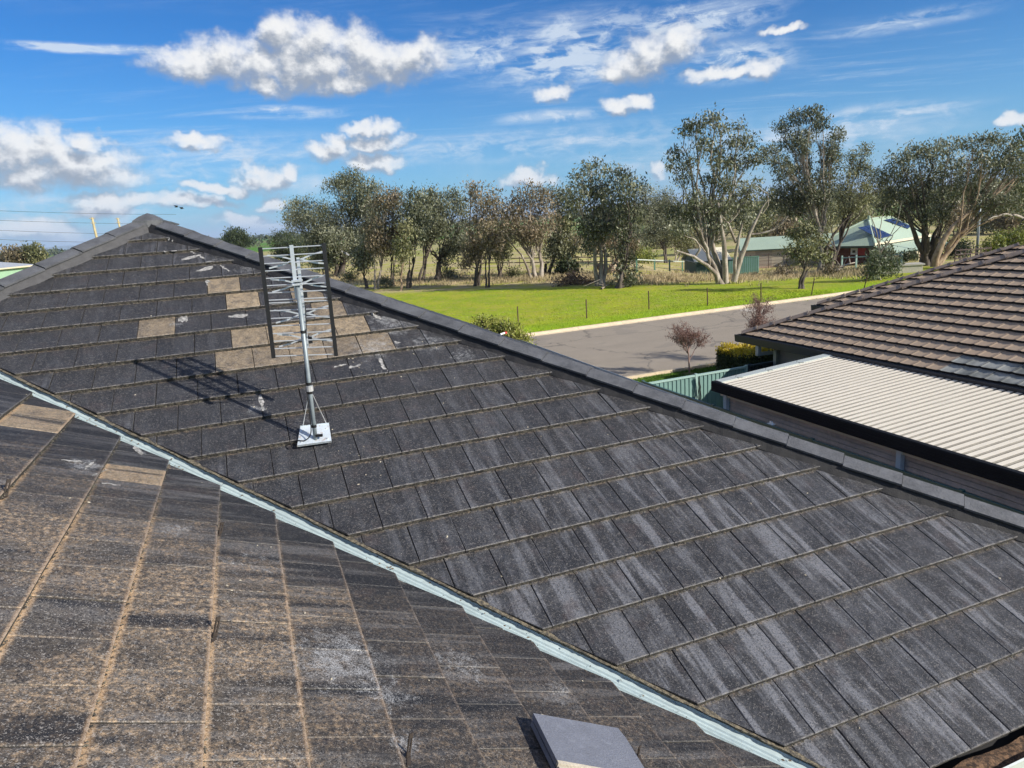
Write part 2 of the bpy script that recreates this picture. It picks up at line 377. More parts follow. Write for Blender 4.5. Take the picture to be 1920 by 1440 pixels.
def onB(px, py, h=0):
    d = ray(px, py); o = np.array([0, 0, H]); P = P0+NB*h; return o+d*(((P-o) @ NB)/(d @ NB))
def surfB(px, py, h=.0015):                # point on the tile faces themselves
    P = onB(px, py, -.012); t = (P-P0) @ SB; y = (-t) % G_; return onB(px, py, -.030*y/G_+h)
def surfA(px, py, h=.0015):
    P = onA(px, py, -.012); t = (P-Q0) @ SA; y = (-t) % GA; return onA(px, py, -.030*y/GA+h)
def onA(px, py, h=0):
    d = ray(px, py); o = np.array([0, 0, H]); P = Q0+NA*h; return o+d*(((P-o) @ NA)/(d @ NA))
STAINS += [(onB(740,600), .45, .8), (onB(700,650), .35, .8), (onB(800,640), .3, .7), (onB(470,500), .3, .6), (onB(580,640), .3, .6), (onB(870,665), .25, .6),
           (onB(480,765), .13, .9), (onB(330,605), .1, .8), (onB(290,425), .25, .8), (onB(400,490), .25, .5), (onB(590,790), .2, .5)]
STAINS_B = list(STAINS)
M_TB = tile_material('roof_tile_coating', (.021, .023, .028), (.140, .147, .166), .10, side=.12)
STAINS[:] = [(onA(640,1230), .42, .95), (onA(720,1290), .25, .8), (onA(160,870), .22, .9), (onA(265,845), .08, 1.0), (onA(330,985), .2, .6), (onA(480,1050), .35, .45), (onA(860,1240), .3, .6), (onA(760,1385), .15, .8), (onA(1060,1300), .25, .6)]
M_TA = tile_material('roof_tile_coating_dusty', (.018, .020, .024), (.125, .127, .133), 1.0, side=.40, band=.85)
def edge_mat(name, a, b):
    t = new_mat(name); pos = t.node('ShaderNodeNewGeometry').outputs['Position']
    n = t.noise(pos, 42, 6, .75); c = t.mix(t.ss(n, .42, .62), a, b); t.l.new(c, t.b.inputs['Base Color']); t.b.inputs['Roughness'].default_value = .95; bump(t, n, .8, .01); return t.mt
M_EDGE = edge_mat('tile_edge_dirt_shade', (.016, .016, .016), (.10, .09, .07))  # edge dirt, with the nose shadow line put into its dark tone
M_VEDGE = edge_mat('cut_edge_mortar', (.05, .045, .037), (.20, .17, .115))
M_BATTEN = simple('roof_underlay', (.012, .012, .013), .9)
M_CRUMB = edge_mat('lichen_crumbs', (.028, .027, .024), (.18, .165, .125))

def clip_poly(poly, a, b, c):
    out = []
    for i in range(len(poly)):
        p, q_ = poly[i], poly[(i+1) % len(poly)]; fp = a*p[0]+b*p[1]-c; fq = a*q_[0]+b*q_[1]-c
        if fp <= 0: out.append(p)
        if fp*fq < 0: s = fp/(fp-fq); out.append((p[0]+s*(q_[0]-p[0]), p[1]+s*(q_[1]-p[1])))
    return out
def area(p): return abs(sum(p[i][0]*p[(i+1) % len(p)][1]-p[(i+1) % len(p)][0]*p[i][1] for i in range(len(p))))/2
def tile_shape(poly, g, th=.029, tilt=.030, bev=.004):
    """poly in local (x,y), counter-clockwise; returns verts, faces, material indices"""
    n = len(poly); cx = sum(p[0] for p in poly)/n; cy = sum(p[1] for p in poly)/n
    def top(x, y): return -tilt*y/g
    V = []
    for x, y in poly:
        L = math.hypot(x-cx, y-cy)+1e-9; k = bev*1.3/L; V.append((x+(cx-x)*k, y+(cy-y)*k, top(x, y)))
    V += [(x, y, top(x, y)-bev) for x, y in poly]; V += [(x, y, top(x, y)-th) for x, y in poly]
    Fs = [tuple(range(n))] + [(n+i, n+(i+1) % n, (i+1) % n, i) for i in range(n)] + [(2*n+i, 2*n+(i+1) % n, n+(i+1) % n, n+i) for i in range(n)] + [tuple(range(2*n, 3*n))[::-1]]
    return V, Fs, [0]*(n+1)+[1]*(n+1)
FULL = {}
def set_uv(me, loc):
    uv = me.uv_layers.new(name='local'); vi = np.empty(len(me.loops), np.int32); me.loops.foreach_get('vertex_index', vi); uv.data.foreach_set('uv', np.asarray(loc, np.float32)[vi].ravel())
def roof_tiles(parent, O, X, S, N, g, courses, phase, urange, clips, mats, colour, keep, wid=.3, gap=.0035, seed=1, jitter=.0012, name='tile', shape=None):
    """flat tiles of one roof plane; O origin on the nose plane, X across, S downslope (unit), N normal; clips: list of (nd, ns, c): nd*d+ns*s<=c.
    keep = how many of the largest in the photograph become objects; returns list of leftover (verts, faces, mi)"""
    rr = random.Random(seed); shape = shape or tile_shape; allt = []
    Od, Os = O @ D, O @ SP; Xd, Xs, Sd, Ss = X @ D, X @ SP, S @ D, S @ SP
    for k in courses:
        ph = phase(k); n0 = math.floor((urange[0]-ph)/wid); n1 = math.ceil((urange[1]-ph)/wid)
        for n in range(n0, n1):
            uc = ph+(n+.5)*wid; tn = k*g
            rect = [(-wid/2+gap/2, 0), (wid/2-gap/2, 0), (wid/2-gap/2, g+.035), (-wid/2+gap/2, g+.035)]
            poly = rect
            for nd, ns, c in clips:
                a = nd*Xd+ns*Xs; b = -(nd*Sd+ns*Ss); cc = c-(nd*(Od+uc*Xd+tn*Sd)+ns*(Os+uc*Xs+tn*Ss))
                poly = clip_poly(poly, a, b, cc)
                if len(poly) < 3: break
            if len(poly) < 3 or area(poly) < .0008: continue
            full = area(poly) > area(rect)-1e-6
            c0 = O+X*uc+S*tn
            mid = c0 - S*(g/2) + X*(sum(p[0] for p in poly)/len(poly))
            px, py, z = project(mid)
            vis = z > .3 and -120 < px < 2040 and -120 < py < 1560
            allt.append((-(area(poly)/z**2) if vis else 1, k, uc, poly, full, c0))
    allt.sort(key=lambda a: a[0]); left = []
    for i, (sz, k, uc, poly, full, c0) in enumerate(allt):
        # small unevenness
        ang = (rr.gauss(0, .0022), rr.gauss(0, .0030), rr.gauss(0, .0025)); dz = rr.gauss(0, jitter)
        M = Matrix(((X[0], -S[0], N[0], 0), (X[1], -S[1], N[1], 0), (X[2], -S[2], N[2], 0), (0, 0, 0, 1)))
        R = Matrix.Rotation(ang[0], 4, 'X') @ Matrix.Rotation(ang[1], 4, 'Y') @ Matrix.Rotation(ang[2], 4, 'Z')
        M = Matrix.Translation(Vector(c0+N*dz)) @ M @ R
        if sz < 0 and i < keep:
            key = (name, round(g, 4), mats[0].name)
            if full:
                if key not in FULL:
                    v, f, mi = shape(poly, g); me = mesh_from(name, v, f, mi); set_uv(me, [p[:2] for p in v]); [me.materials.append(x) for x in mats]; FULL[key] = me
                me = FULL[key]
            else:
                v, f, mi = shape(poly, g); me = mesh_from(name, v, f, mi); set_uv(me, [p[:2] for p in v]); [me.materials.append(x) for x in mats]
            o = bpy.data.objects.new(name, me); C.objects.link(o); o.parent = parent
            o.matrix_basis = Matrix.Translation(-Vector(root_of(parent))) @ M
            o.color = colour(k, uc, c0, rr)
        else:
            v, f, mi = shape(poly, g); left.append(([M @ Vector(p) for p in v], f, mi, [p[:2] for p in v]))
    return left
def root_of(o):
    v = Vector(o.location)
    while o.parent: o = o.parent; v += Vector(o.location)
    return v
def stuff_tiles(parent, left, mats, name='tile_field'):
    b = MB(); loc = []
    for v, f, mi, lc in left:
        loc += lc
        base = len(b.v); b.v += [np.array(p) for p in v]; b.f += [tuple(base+i for i in q_) for q_ in f]; b.mi += list(mi)
    if b.v:
        o = b.build(name, list(mats), parent); set_uv(o.data, loc); o['kind'] = 'stuff'; o.color = (0, .4, .3, .25); return o

# ================================================================== THE GROUND
def ground_material():
    t = new_mat('grassland'); pos = t.node('ShaderNodeNewGeometry').outputs['Position']
    s = t.node('ShaderNodeSeparateXYZ', {0: pos}).outputs
    dd = t.v('DOT_PRODUCT', pos, tuple(D)); ssv = t.v('DOT_PRODUCT', pos, tuple(SP))
    n1 = t.noise(pos, .35, 5, .62); n2 = t.noise(pos, 1.9, 5, .75); n3 = t.noise(pos, 7.5, 4, .85); n0 = t.noise(pos, .09, 4, .6)
    lawn = t.mix(t.ss(n1, .34, .66), (.24, .335, .016), (.36, .375, .028))
    lawn = t.mix(t.m('MULTIPLY', t.ss(n2, .46, .66), .75), lawn, (.36, .31, .11))
    lawn = t.mix(t.m('MULTIPLY', t.ss(n3, .35, .55, 1.0, 0.0), .62), lawn, (.13, .19, .012))
    kerbgreen = t.ss(t.m('ADD', ssv, t.m('MULTIPLY', n2, 2.0)), -33.0, -30.5)
    lawn = t.mix(t.m('MULTIPLY', kerbgreen, .75), lawn, t.mix(t.ss(n3, .4, .6), (.17, .32, .006), (.27, .41, .008)))
    straw = t.mix(t.ss(n2, .3, .7), (.36, .29, .15), (.54, .45, .26)); straw = t.mix(t.m('MULTIPLY', t.ss(n3, .3, .5, 1.0, 0.0), .6), straw, (.16, .13, .06))
    # rough band under the trees: dry grass with green patches; row of trees runs obliquely
    row = t.m('SUBTRACT', t.v('DOT_PRODUCT', pos, (.31, .95, 0.0)), t.m('MULTIPLY', t.m('MAXIMUM', t.m('SUBTRACT', s[0], 16.0), 0.0), .8))          # distance across the tree row
    edge = t.m('ADD', row, t.m('MULTIPLY', t.m('SUBTRACT', n1, .5), 7.0))
    rough = t.ss(edge, 52.0, 54.5); gp = t.m('MULTIPLY', t.ss(t.m('ADD', n1, t.m('MULTIPLY', n2, .3)), .58, .76), .8)
    rg = t.mix(gp, straw, lawn)
    c = t.mix(rough, lawn, rg)
    # open paddock behind, then crop and pasture strips far off
    far = t.ss(s[1], 105, 150); far2 = t.ss(t.m('ADD', s[1], t.m('MULTIPLY', n0, 30.0)), 260, 300)
    c = t.mix(t.m('MULTIPLY', far, .7), c, t.mix(t.ss(n0, .45, .55), (.40, .34, .19), (.21, .25, .06)))
    strips = t.noise(t.v('MULTIPLY', pos, (.0006, .0022, 0)), 1.0, 2, .4)
    crop = t.mix(t.ss(strips, .46, .50), (.085, .20, .022), (.14, .20, .06)); crop = t.mix(t.ss(strips, .56, .58), crop, (.30, .27, .14)); crop = t.mix(t.ss(strips, .36, .38, 1.0, 0.0), crop, (.05, .10, .03))
    c = t.mix(far2, c, crop)
    t.l.new(c, t.b.inputs['Base Color']); t.b.inputs['Roughness'].default_value = .9; t.b.inputs['Specular IOR Level'].default_value = .15
    bump(t, t.m('ADD', t.m('MULTIPLY', n3, .5), n2), .6, .08)
    return t.mt
M_GROUND = ground_material()
# one sheet: fine near the house, growing cells out to the horizon
def axis(a, b, fine, far):
    core = list(np.arange(a, b+.01, fine)); out = []; v = b; st = fine
    while v < far: st *= 1.35; v += st; out.append(v)
    lo = []; v = a; st = fine
    while v > -far: st *= 1.35; v -= st; lo.append(v)
    return np.array(lo[::-1]+core+out)
xs = axis(-60, 80, 2.5, 40000); ys = axis(-30, 120, 2.5, 40000)
gv = np.array([[x, y, gz(x, y)+H + (.05*math.sin(x*.31)*math.cos(y*.23) if y > 60 else 0)] for y in ys for x in xs]); nx = len(xs)
ii = np.arange(len(ys)-1)[:, None]*nx + np.arange(nx-1)[None]
gf = np.stack([ii, ii+1, ii+nx+1, ii+nx], -1).reshape(-1, 4)
ground = link('ground', fast_mesh('ground', gv, gf, 4, True), None, M_GROUND); ground['kind'] = 'structure'

def road_material():
    t = new_mat('asphalt'); pos = t.node('ShaderNodeNewGeometry').outputs['Position']
    n = t.noise(pos, 120, 4, .8); n2 = t.noise(t.v('MULTIPLY', pos, (.5, .5, 1)), 1.4, 6, .65); ss_ = t.v('DOT_PRODUCT', pos, tuple(SP))
    tr = t.noise(t.node('ShaderNodeCombineXYZ', {0: ss_, 1: 0.0, 2: 0.0}).outputs[0], .9, 2, .5)
    ck = t.node('ShaderNodeTexVoronoi', {'Vector': t.v('ADD', pos, t.v('MULTIPLY', t.noise(pos, 1.5, 3, .6, col=True), (1.2, 1.2, 0))), 'Scale': .22}, feature='DISTANCE_TO_EDGE').outputs['Distance']
    c = t.mix(t.ss(n, .35, .65), (.215, .185, .145), (.32, .275, .215)); c = t.mix(t.m('MULTIPLY', t.ss(n2, .4, .7), .35), c, (.33, .285, .225)); c = t.mix(t.m('MULTIPLY', t.ss(tr, .5, .7), .25), c, (.20, .172, .138))
    c = t.mix(t.m('MULTIPLY', t.ss(ck, .004, .012, 1.0, 0.0), .5), c, (.06, .055, .05)); pt_ = t.noise(pos, .45, 3, .5); c = t.mix(t.m('MULTIPLY', t.ss(pt_, .60, .63), .22), c, (.13, .12, .11))
    t.l.new(c, t.b.inputs['Base Color']); t.b.inputs['Roughness'].default_value = .85; bump(t, n, .4, .004); return t.mt
ROAD_N, ROAD_F = -19.85, -29.75          # s of the near and far kerb faces
zr = -H+.004
road = MB(); ln = 24
for i in range(ln): 
    a, b = -70+i*8, -70+(i+1)*8
    road.add([W(a, ROAD_N, zr), W(b, ROAD_N, zr), W(b, (ROAD_N+ROAD_F)/2, zr+.0), W(a, (ROAD_N+ROAD_F)/2, zr+.0)], [(0, 1, 2, 3)])
    road.add([W(a, (ROAD_N+ROAD_F)/2, zr+.0), W(b, (ROAD_N+ROAD_F)/2, zr+.0), W(b, ROAD_F, zr), W(a, ROAD_F, zr)], [(0, 1, 2, 3)])
ro = road.build('road', road_material()); ro['kind'] = 'structure'
M_KERB = simple('kerb_concrete', (.58, .46, .31), .85, .12, 3, fine=.3, bmp=.3, dirt=(.28, .23, .16, .5))
for s0, sg in ((ROAD_N, 1), (ROAD_F, -1)):
    b = MB(); prof = [(0, -.15), (0, .012), (.14, .03), (.24, .10), (.30, .125), (.42, .125), (.42, -.15)]
    L = 2.42
    for i in range(int(192/L)):
        a = -70+i*L; b.extrude(prof, W(a, s0, -H), W(a+L-.012, s0, -H), SP*sg, Z)
    k = b.build('kerb', M_KERB); k['kind'] = 'structure'

# manhole cover in the road
p = ground_at(1412, 581); th_ = thing('manhole_cover', 'pale round concrete access cover set in the asphalt near the far kerb', 'manhole cover', p+np.array([0, 0, .004]))
b = MB(); n = 28
for r0, r1, z0, z1 in ((0.0, .52, .012, .012),):
    V = [p+np.array([math.cos(a)*r1, math.sin(a)*r1, z]) for z in (.0, .02) for a in np.arange(n)*2*math.pi/n]
    b.add(V, [tuple(range(n, 2*n))]+[(i, (i+1) % n, n+(i+1) % n, n+i) for i in range(n)])
b.build('lid', simple('cover_concrete', (.50, .45, .38), .8, .1), th_)
b = MB(); V = [p+np.array([math.cos(a)*r, math.sin(a)*r, z]) for r, z in ((.54, .012), (.66, .012), (.66, -.01)) for a in np.arange(n)*2*math.pi/n]
b.add(V, [(i, n+i, n+(i+1) % n, (i+1) % n) for i in range(n)]+[(n+i, 2*n+i, 2*n+(i+1) % n, n+(i+1) % n) for i in range(n)])
b.build('rim', simple('cover_rim', (.40, .36, .30), .8, .1), th_)

# distant hills
def hills(name, y, xr, base, hfun, mat):
    xs = np.linspace(xr[0], xr[1], 160); V = []; rows = 7
    for j in range(rows):
        t_ = j/(rows-1)
        for i, x in enumerate(xs): V.append((x, y+t_*y*.12, -3 + hfun(i, x)*math.sin(t_*math.pi/2)**.8 + rng.normal(0, 1.2)*t_))
    n = len(xs); Fs = [(j*n+i, j*n+i+1, (j+1)*n+i+1, (j+1)*n+i) for j in range(rows-1) for i in range(n-1)]
    o = link(name, mesh_from(name, V, Fs, smooth=True), None, mat); o['kind'] = 'structure'; return o
M_HILL = simple('wooded_hills', (.075, .095, .07), .95, .3, .002)
def ridge(seed, sc_, hmax):
    r = np.random.default_rng(seed); ph = r.uniform(0, 6, 8)
    def f(i, x):
        u = x/sc_; v = sum(math.sin(u*(1.3**k)*1.7+ph[k])/(1.25**k) for k in range(8)); return hmax*max(.12, .42+.17*v)
    return f
hills('hills', 14000, (-16000, 16000), 0, ridge(5, 1500, 210), M_HILL)
hills('hills', 9500, (-12000, 12000), 0, ridge(9, 900, 60), M_HILL)
# far-off strips of trees along paddock boundaries
def far_trees():
    V = []; q4 = []
    for (y, x0, x1, hh, dens) in ((420, -330, -60, 7, .16), (900, -800, 500, 9, .09), (1500, -1400, 900, 11, .06), (2600, -2400, 1500, 13, .04)):
        for _ in range(int((x1-x0)*dens)):
            x = rng.uniform(x0, x1); yy = y+rng.normal(0, y*.03); r = hh*rng.uniform(.35, .8)
            for _ in range(44):
                c = np.array([x, yy, r*.62])+rng.normal(0, 1, 3)*np.array([r*.62, r*.62, r*.28]); e = rng.normal(0, 1, (2, 3)); e /= np.linalg.norm(e, axis=1)[:, None]; e *= r*.24
                b_ = len(V); V += [c-e[0], c-e[1], c+e[0], c+e[1]]; q4.append((b_, b_+1, b_+2, b_+3))
    o = link('far_tree_line', fast_mesh('far_tree_line', np.array(V), np.array(q4), 4), None, simple('far_foliage', (.055, .07, .04), .9, .3, .05))
    tag(o, 'scattered dark tree lines far off between the green paddocks', 'tree line', kind='stuff')
far_trees()
def wood():
    r = np.random.default_rng(77); c = []; t_ = []
    for _ in range(150):
        y = r.uniform(150, 330); px = r.uniform(1120, 1990); d = ray(px, 400); x = d[0]*y/d[1]; h_ = r.uniform(6, 11); w_ = r.uniform(2.5, 5); k = r.normal(.4, .15)
        for _ in range(34): c.append((x+r.normal(0, w_*.6), y+r.normal(0, w_*.6), gz(x, y)+H+h_*r.uniform(.3, 1))); t_.append(k+r.normal(0, .1))
    return np.array(c), np.array(t_)
WOOD = wood()

# ================================================================== OUR HOUSE
house = thing('tiled_house', 'house with weathered charcoal flat-tiled hip roof filling the foreground', 'house', (0, 0, 0))
BROWN_B = [(onB(*p)) for p in ((430,531),(465,560),(297,610),(455,600+30),(475,632),(430,672),(485,672),(540,665),(600,610),(660,608),(700,640),(640,645),(590,640),(560,560),(520,610),(620,560),(672,672-20))]
def col_B(k, uc, c0, rr):
    c = c0 - SB*(G_/2); br = 0
    for b_ in BROWN_B:
        e = b_-c
        if abs(e @ D) < .15 and abs(e @ SB) < G_/2: br = rr.uniform(.5, 1)
    px, py, z = project(c)
    streak = .15+.95*sstep(px+ (py-700)*.6, 650, 1500)
    lightn = .16+rr.uniform(-.12, .22)+.55*sstep(px*.5+py, 900, 1900)
    dust = .34 if py < 1000 else .26
    if br: dust = .7
    return (br, streak*rr.uniform(.45, 1.1), lightn, dust)
phB = lambda k: (.1135+(k-6)*.0048) % .3 + (.15 if k % 2 else 0)
INS = .12*math.sqrt(2)
clB = [(-1, 1, -cB-.012), (1, -1, cR-.06), (-1, -1, -(cL+.06))]
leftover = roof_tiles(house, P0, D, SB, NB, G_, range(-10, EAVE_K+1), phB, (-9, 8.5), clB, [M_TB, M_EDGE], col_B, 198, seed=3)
A_RIDGE_D = Q0d - .62
BROWN_A = [onA(*p) for p in ((65,800),(250,880),(100,775))]
def col_A(k, uc, c0, rr):
    c = c0 - SA*(GA/2); px, py, z = project(c); br = 0
    for b_ in BROWN_A:
        e = b_-c
        if abs(e @ SP) < .15 and abs(e @ SA) < GA/2: br = .85
    dn = max((.02 + .98*sstep(py+(540-px)*.35, 950, 1190))*(1-.72*sstep(px, 500, 760)), .50*sstep(py, 1330, 1450)*(1-sstep(px, 950, 1300)))
    return (max(br, .16*dn), rr.uniform(.3, .8), .05+.45*dn+rr.uniform(-.1, .2), dn if not br else .9)
phA = lambda k: -((.202 + (0 if k % 2 else .15)) % .3)
clA = [(1, -1, cA-.045)]
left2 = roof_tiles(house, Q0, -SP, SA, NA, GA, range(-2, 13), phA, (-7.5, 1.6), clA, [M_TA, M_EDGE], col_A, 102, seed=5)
stuff_tiles(house, leftover, [M_TB, M_EDGE], 'tile_field'); stuff_tiles(house, left2, [M_TA, M_EDGE], 'tile_field')
# hidden sides of the roof: beyond both hips and behind the near ridge, laid the same way but joined
run = eave_s-apex_s
back_s = apex_s-3.0
SC_ = D*math.cos(TH)-Z*math.sin(TH); SL_ = -D*math.cos(TH)-Z*math.sin(TH); SK_ = -SP*math.cos(TH)-Z*math.sin(TH)
AP = W(apex_d, apex_s, apex_z-H)
nk = int(run/CC)+1
L3 = []
L3 += roof_tiles(house, AP, -SP, SC_, np.cross(-SP, -SC_), G_, range(1, nk+1), lambda k: .15*(k % 2), (-7.2, 12), [(-1, 1, -(cR+.05)), (-1, -1, -(apex_d+back_s))], [M_TB, M_EDGE], col_B, 0)
L3 += roof_tiles(house, AP, SP, SL_, np.cross(SP, -SL_), G_, range(1, nk+1), lambda k: .15*(k % 2), (-12, 7.2), [(1, 1, cL-.05), (1, -1, apex_d-back_s), (1, 1, 99)], [M_TB, M_EDGE], col_B, 0)
BK = W(apex_d, back_s, apex_z-H)
L3 += roof_tiles(house, BK, -D, SK_, np.cross(-D, -SK_), G_, range(1, nk+1), lambda k: .15*(k % 2), (-7.5, 7.5), [(1, 1, apex_d+back_s), (-1, 1, -apex_d+back_s)], [M_TB, M_EDGE], col_B, 0)
SA2 = -D*math.cos(TA)-Z*math.sin(TA); RA = W(A_RIDGE_D, 0, zA(A_RIDGE_D)-H)
L3 += roof_tiles(house, RA, SP, SA2, np.cross(SP, -SA2), GA, range(1, 9), lambda k: .15*(k % 2), (-5.2, 7.5), [(0, -1, 3.4)], [M_TA, M_EDGE], col_A, 0)
stuff_tiles(house, L3, [M_TB, M_EDGE], 'tile_field')
# dark underlay just below the tiles
b = MB()
def lay(pts): b.add(pts, [tuple(range(len(pts)))])
ec = eave_s
b_top = apex_s
def dB_at(s, c, sg): return c + s if sg > 0 else c - s
u_off = -.13
lay([W(apex_d, apex_s, apex_z-H+u_off), W(cL-ec, ec, zB(ec)-H+u_off), W(cR+ec, ec, zB(ec)-H+u_off)])
ed = Q0d+(Q0[2]-eave_z)/math.tan(TA)
lay([W(A_RIDGE_D, A_RIDGE_D-cA, zA(A_RIDGE_D)-H+u_off), W(A_RIDGE_D, 7.5, zA(A_RIDGE_D)-H+u_off), W(ed, 7.5, zA(ed)-H+u_off), W(ed, ed-cA, zA(ed)-H+u_off)])
b.build('underlay', M_BATTEN, house)

# rubble and lichen crumbs caught under every nose line
def crumbs():
    V = []; Fs = []
    def put(c, X, Y, N, r):
        a = rng.uniform(0, 3); e1 = (X*math.cos(a)+Y*math.sin(a))*r*rng.uniform(.8, 1.9); e2 = (-X*math.sin(a)+Y*math.cos(a))*r; b_ = len(V)
        V.extend([c-e1, c-e2, c+e1, c+e2, c+N*r*rng.uniform(.6, 1.2)]); Fs.extend([(b_, b_+1, b_+4), (b_+1, b_+2, b_+4), (b_+2, b_+3, b_+4), (b_+3, b_, b_+4)])
    for k in range(-8, EAVE_K):
        u0 = UV_+k*CC if k > -3.4 else UL_-k*CC; u1 = UH_+k*CC
        u = u0
        while u < u1:
            u += rng.exponential(.017)
            if math.sin(u*9+k*5)+math.sin(u*23+k) < -1.1: continue
            c = P0+D*u+SB*(k*G_+rng.uniform(.0, .009))+NB*(-.029); r = rng.uniform(.0022, .0058); put(c, D, SB, NB, r)
    for k in range(0, 12):
        t0 = T0A + k*CC
        t_ = t0
        while t_ < t0+7:
            t_ += rng.exponential(.018)
            c = Q0+SP*t_+SA*(k*GA+rng.uniform(0, .010))+NA*(-.020); put(c, SP, SA, NA, rng.uniform(.002, .0052))
    V = np.array(V); Fs = np.array(Fs)
    o = link('crumbs', fast_mesh('crumbs', V, Fs, 3), house, M_CRUMB); o['kind'] = 'stuff'
crumbs()

# rough mortar bedding along the valley cut of the near-right plane
def valley_edge():
    V = []; Fs = []
    n = 420; k0, k1 = -3.4, EAVE_K+.1
    for i in range(n):
        k = k0+(k1-k0)*i/(n-1); d = UV_+P0d+k*CC; s = P0s+k*CC
        kk = k % 1; z = zB(s)-.0205*kk*0
        out = .004+.010*rng.random()*abs(math.sin(i*.37))+.004*math.sin(i*.11)
        perp = (-D+SP)/math.sqrt(2)
        tp = W(d, s, z-H-.020)+perp*out; bt = W(d, s, z-H-.040-.012*rng.random()-.006*math.sin(i*.2))+perp*(out*.3-.012); back = W(d, s, z-H-.020)-perp*.03
        V += [back, tp, bt]
    for i in range(n-1):
        a = i*3; Fs += [(a, a+3, a+4, a+1), (a+1, a+4, a+5, a+2)]
    o = link('valley_mortar', mesh_from('valley_mortar', V, Fs), house, M_VEDGE)
valley_edge()

# metal valley gutter
M_VALLEY = simple('valley_metal', (.36, .44, .455), .42, .10, 5, metal=.0, spec=.6, dirt=(.28, .29, .28, .35))
b = MB(); cm = (cB+cA)/2
def vline(off, z):                         # point line along the valley at plan offset off
    out = []
    for k in (-3.6, EAVE_K+.2):
        s = P0s+k*CC; d = cm+s; dd = d+off/math.sqrt(2); s2 = s-off/math.sqrt(2); out.append(W(dd, s2, zB(s)-H+z))
    return out
base = -.060
prof = [(-.17, -.022), (-.055, -.040), (-.050, -.030), (-.044, -.040), (-.020, -.050), (-.014, -.040), (-.008, -.052), (.012, -.052), (.018, -.042), (.024, -.050), (.05, -.040), (.056, -.030), (.062, -.038), (.17, -.018)]
pl = [vline(o_, z_+.004) for o_, z_ in prof]
# three lengths lapped over each other
for i0 in range(3):
    a_, b_ = i0/3, (i0+1)/3+.01
    V = [p_[0]*(1-a_)+p_[1]*a_+Z*(-.002*i0) for p_ in pl]+[p_[0]*(1-b_)+p_[1]*b_+Z*(-.002*i0) for p_ in pl]; n = len(pl)
    bb = MB(); bb.add(V, [(i, i+1, n+i+1, n+i) for i in range(n-1)]); bb.build('valley_tray', M_VALLEY, house)

vV = []; vF = []
for _ in range(85):
    k = rng.uniform(-3, EAVE_K); s_ = P0s+k*CC; o_ = rng.normal(0, .028)/math.sqrt(2); c = W(cm+s_+o_, s_-o_, zB(s_)-H-.035); a_ = rng.uniform(0, 6); L_ = rng.uniform(.004, .013); e1 = (D*math.cos(a_)+SP*math.sin(a_))*L_; e2 = (-D*math.sin(a_)+SP*math.cos(a_))*L_*.35+Z*.002; b_ = len(vV)
    vV += [c-e1, c-e2, c+e1, c+e2+Z*.003]; vF.append((b_, b_+1, b_+2, b_+3))
vo_ = link('valley_leaves', mesh_from('valley_leaves', vV, vF), house, simple('dead_leaf_bits', (.12, .085, .05), .9, .4, 30)); vo_['kind'] = 'stuff'
# hip caps
M_CAP = simple('ridge_cap_coating', (.075, .078, .084), .5, .42, 7, fine=.5, bmp=.4, dirt=(.12, .12, .125, .5))
M_MORT = simple('hip_pointing_shaded', (.014, .014, .016), .7, .3, 14, bmp=.6)  # shade on the right hip mortar is put into this near-black tone
M_MORTL = simple('hip_pointing_sunlit', (.060, .060, .063), .85, .2, 14, bmp=.7, fine=.3)  # same mortar for the left hip, its sunlight put into the colour
M_SPLASH = simple('lime_splash', (.48, .46, .42), .9, .2, 20)
def cap_mesh(A, B, side, up, hw=.135, drop=.062, th=.018, n_arc=2, mat_edge=1):
    """angular cap from A (upper end) to B (lower end)"""
    ax = (B-A)/np.linalg.norm(B-A)
    pr_o = [(-hw, -drop), (-hw*.10, -.004), (0, 0), (hw*.10, -.004), (hw, -drop)]
    pr_i = [(hw, -drop-th), (0, -th*1.1), (-hw, -drop-th)]
    return pr_o+pr_i, ax
def hip_line(c0, L, count, first, dirv, side, name='ridge_cap', lift=.080, mats=(M_CAP,), hw=.120, drop=.047, lab=None, parent=house, ends=True, th=.016, collar=0):
    for i in range(count):
        a = c0+dirv*(first+i*L+.004); e = c0+dirv*(first+(i+1)*L-.003)
        up = np.cross(side, dirv); up = up if up[2] > 0 else -up
        a = a+up*(lift-.007+rng.normal(0, .0012)); e = e+up*(lift+.003+rng.normal(0, .0012)); sh = side*rng.normal(0, .003)
        prof = [(-hw, -drop), (-hw*.12, -.005), (0, 0), (hw*.12, -.005), (hw, -drop), (hw-.004, -drop-th), (0, -th*1.15), (-hw+.004, -drop-th)]
        bb = MB(); bb.extrude(prof, a+sh, e+sh, side, up)
        if collar: bb.extrude([(x*1.12, z_*1.05+.012) for x, z_ in prof], e+sh-dirv*collar, e+sh, side, up)
        bb.build(name, list(mats), parent)
# right hip: runs down along (D+SP)
hd = (D+SP)/math.sqrt(2); hdr = np.array(hd*CC*math.sqrt(2) - Z*G_*math.sin(TH)); hl = np.linalg.norm(hdr); hdr /= hl
side_r = (D-SP)/math.sqrt(2)
hdl = (-D+SP)/math.sqrt(2)*CC*math.sqrt(2) - Z*G_*math.sin(TH); hdl /= np.linalg.norm(hdl); side_l = (D+SP)/math.sqrt(2)
k_ap = (apex_s-P0s)/CC                    # apex in course units
CAPL = .93*hl
first_r = ((6.46-.35) - k_ap)*hl; nback = int(first_r/CAPL); first_r -= nback*CAPL
hip_line(AP, CAPL, 25, first_r, hdr, side_r)
hip_line(AP, CAPL, 14, .12, hdl, side_l)
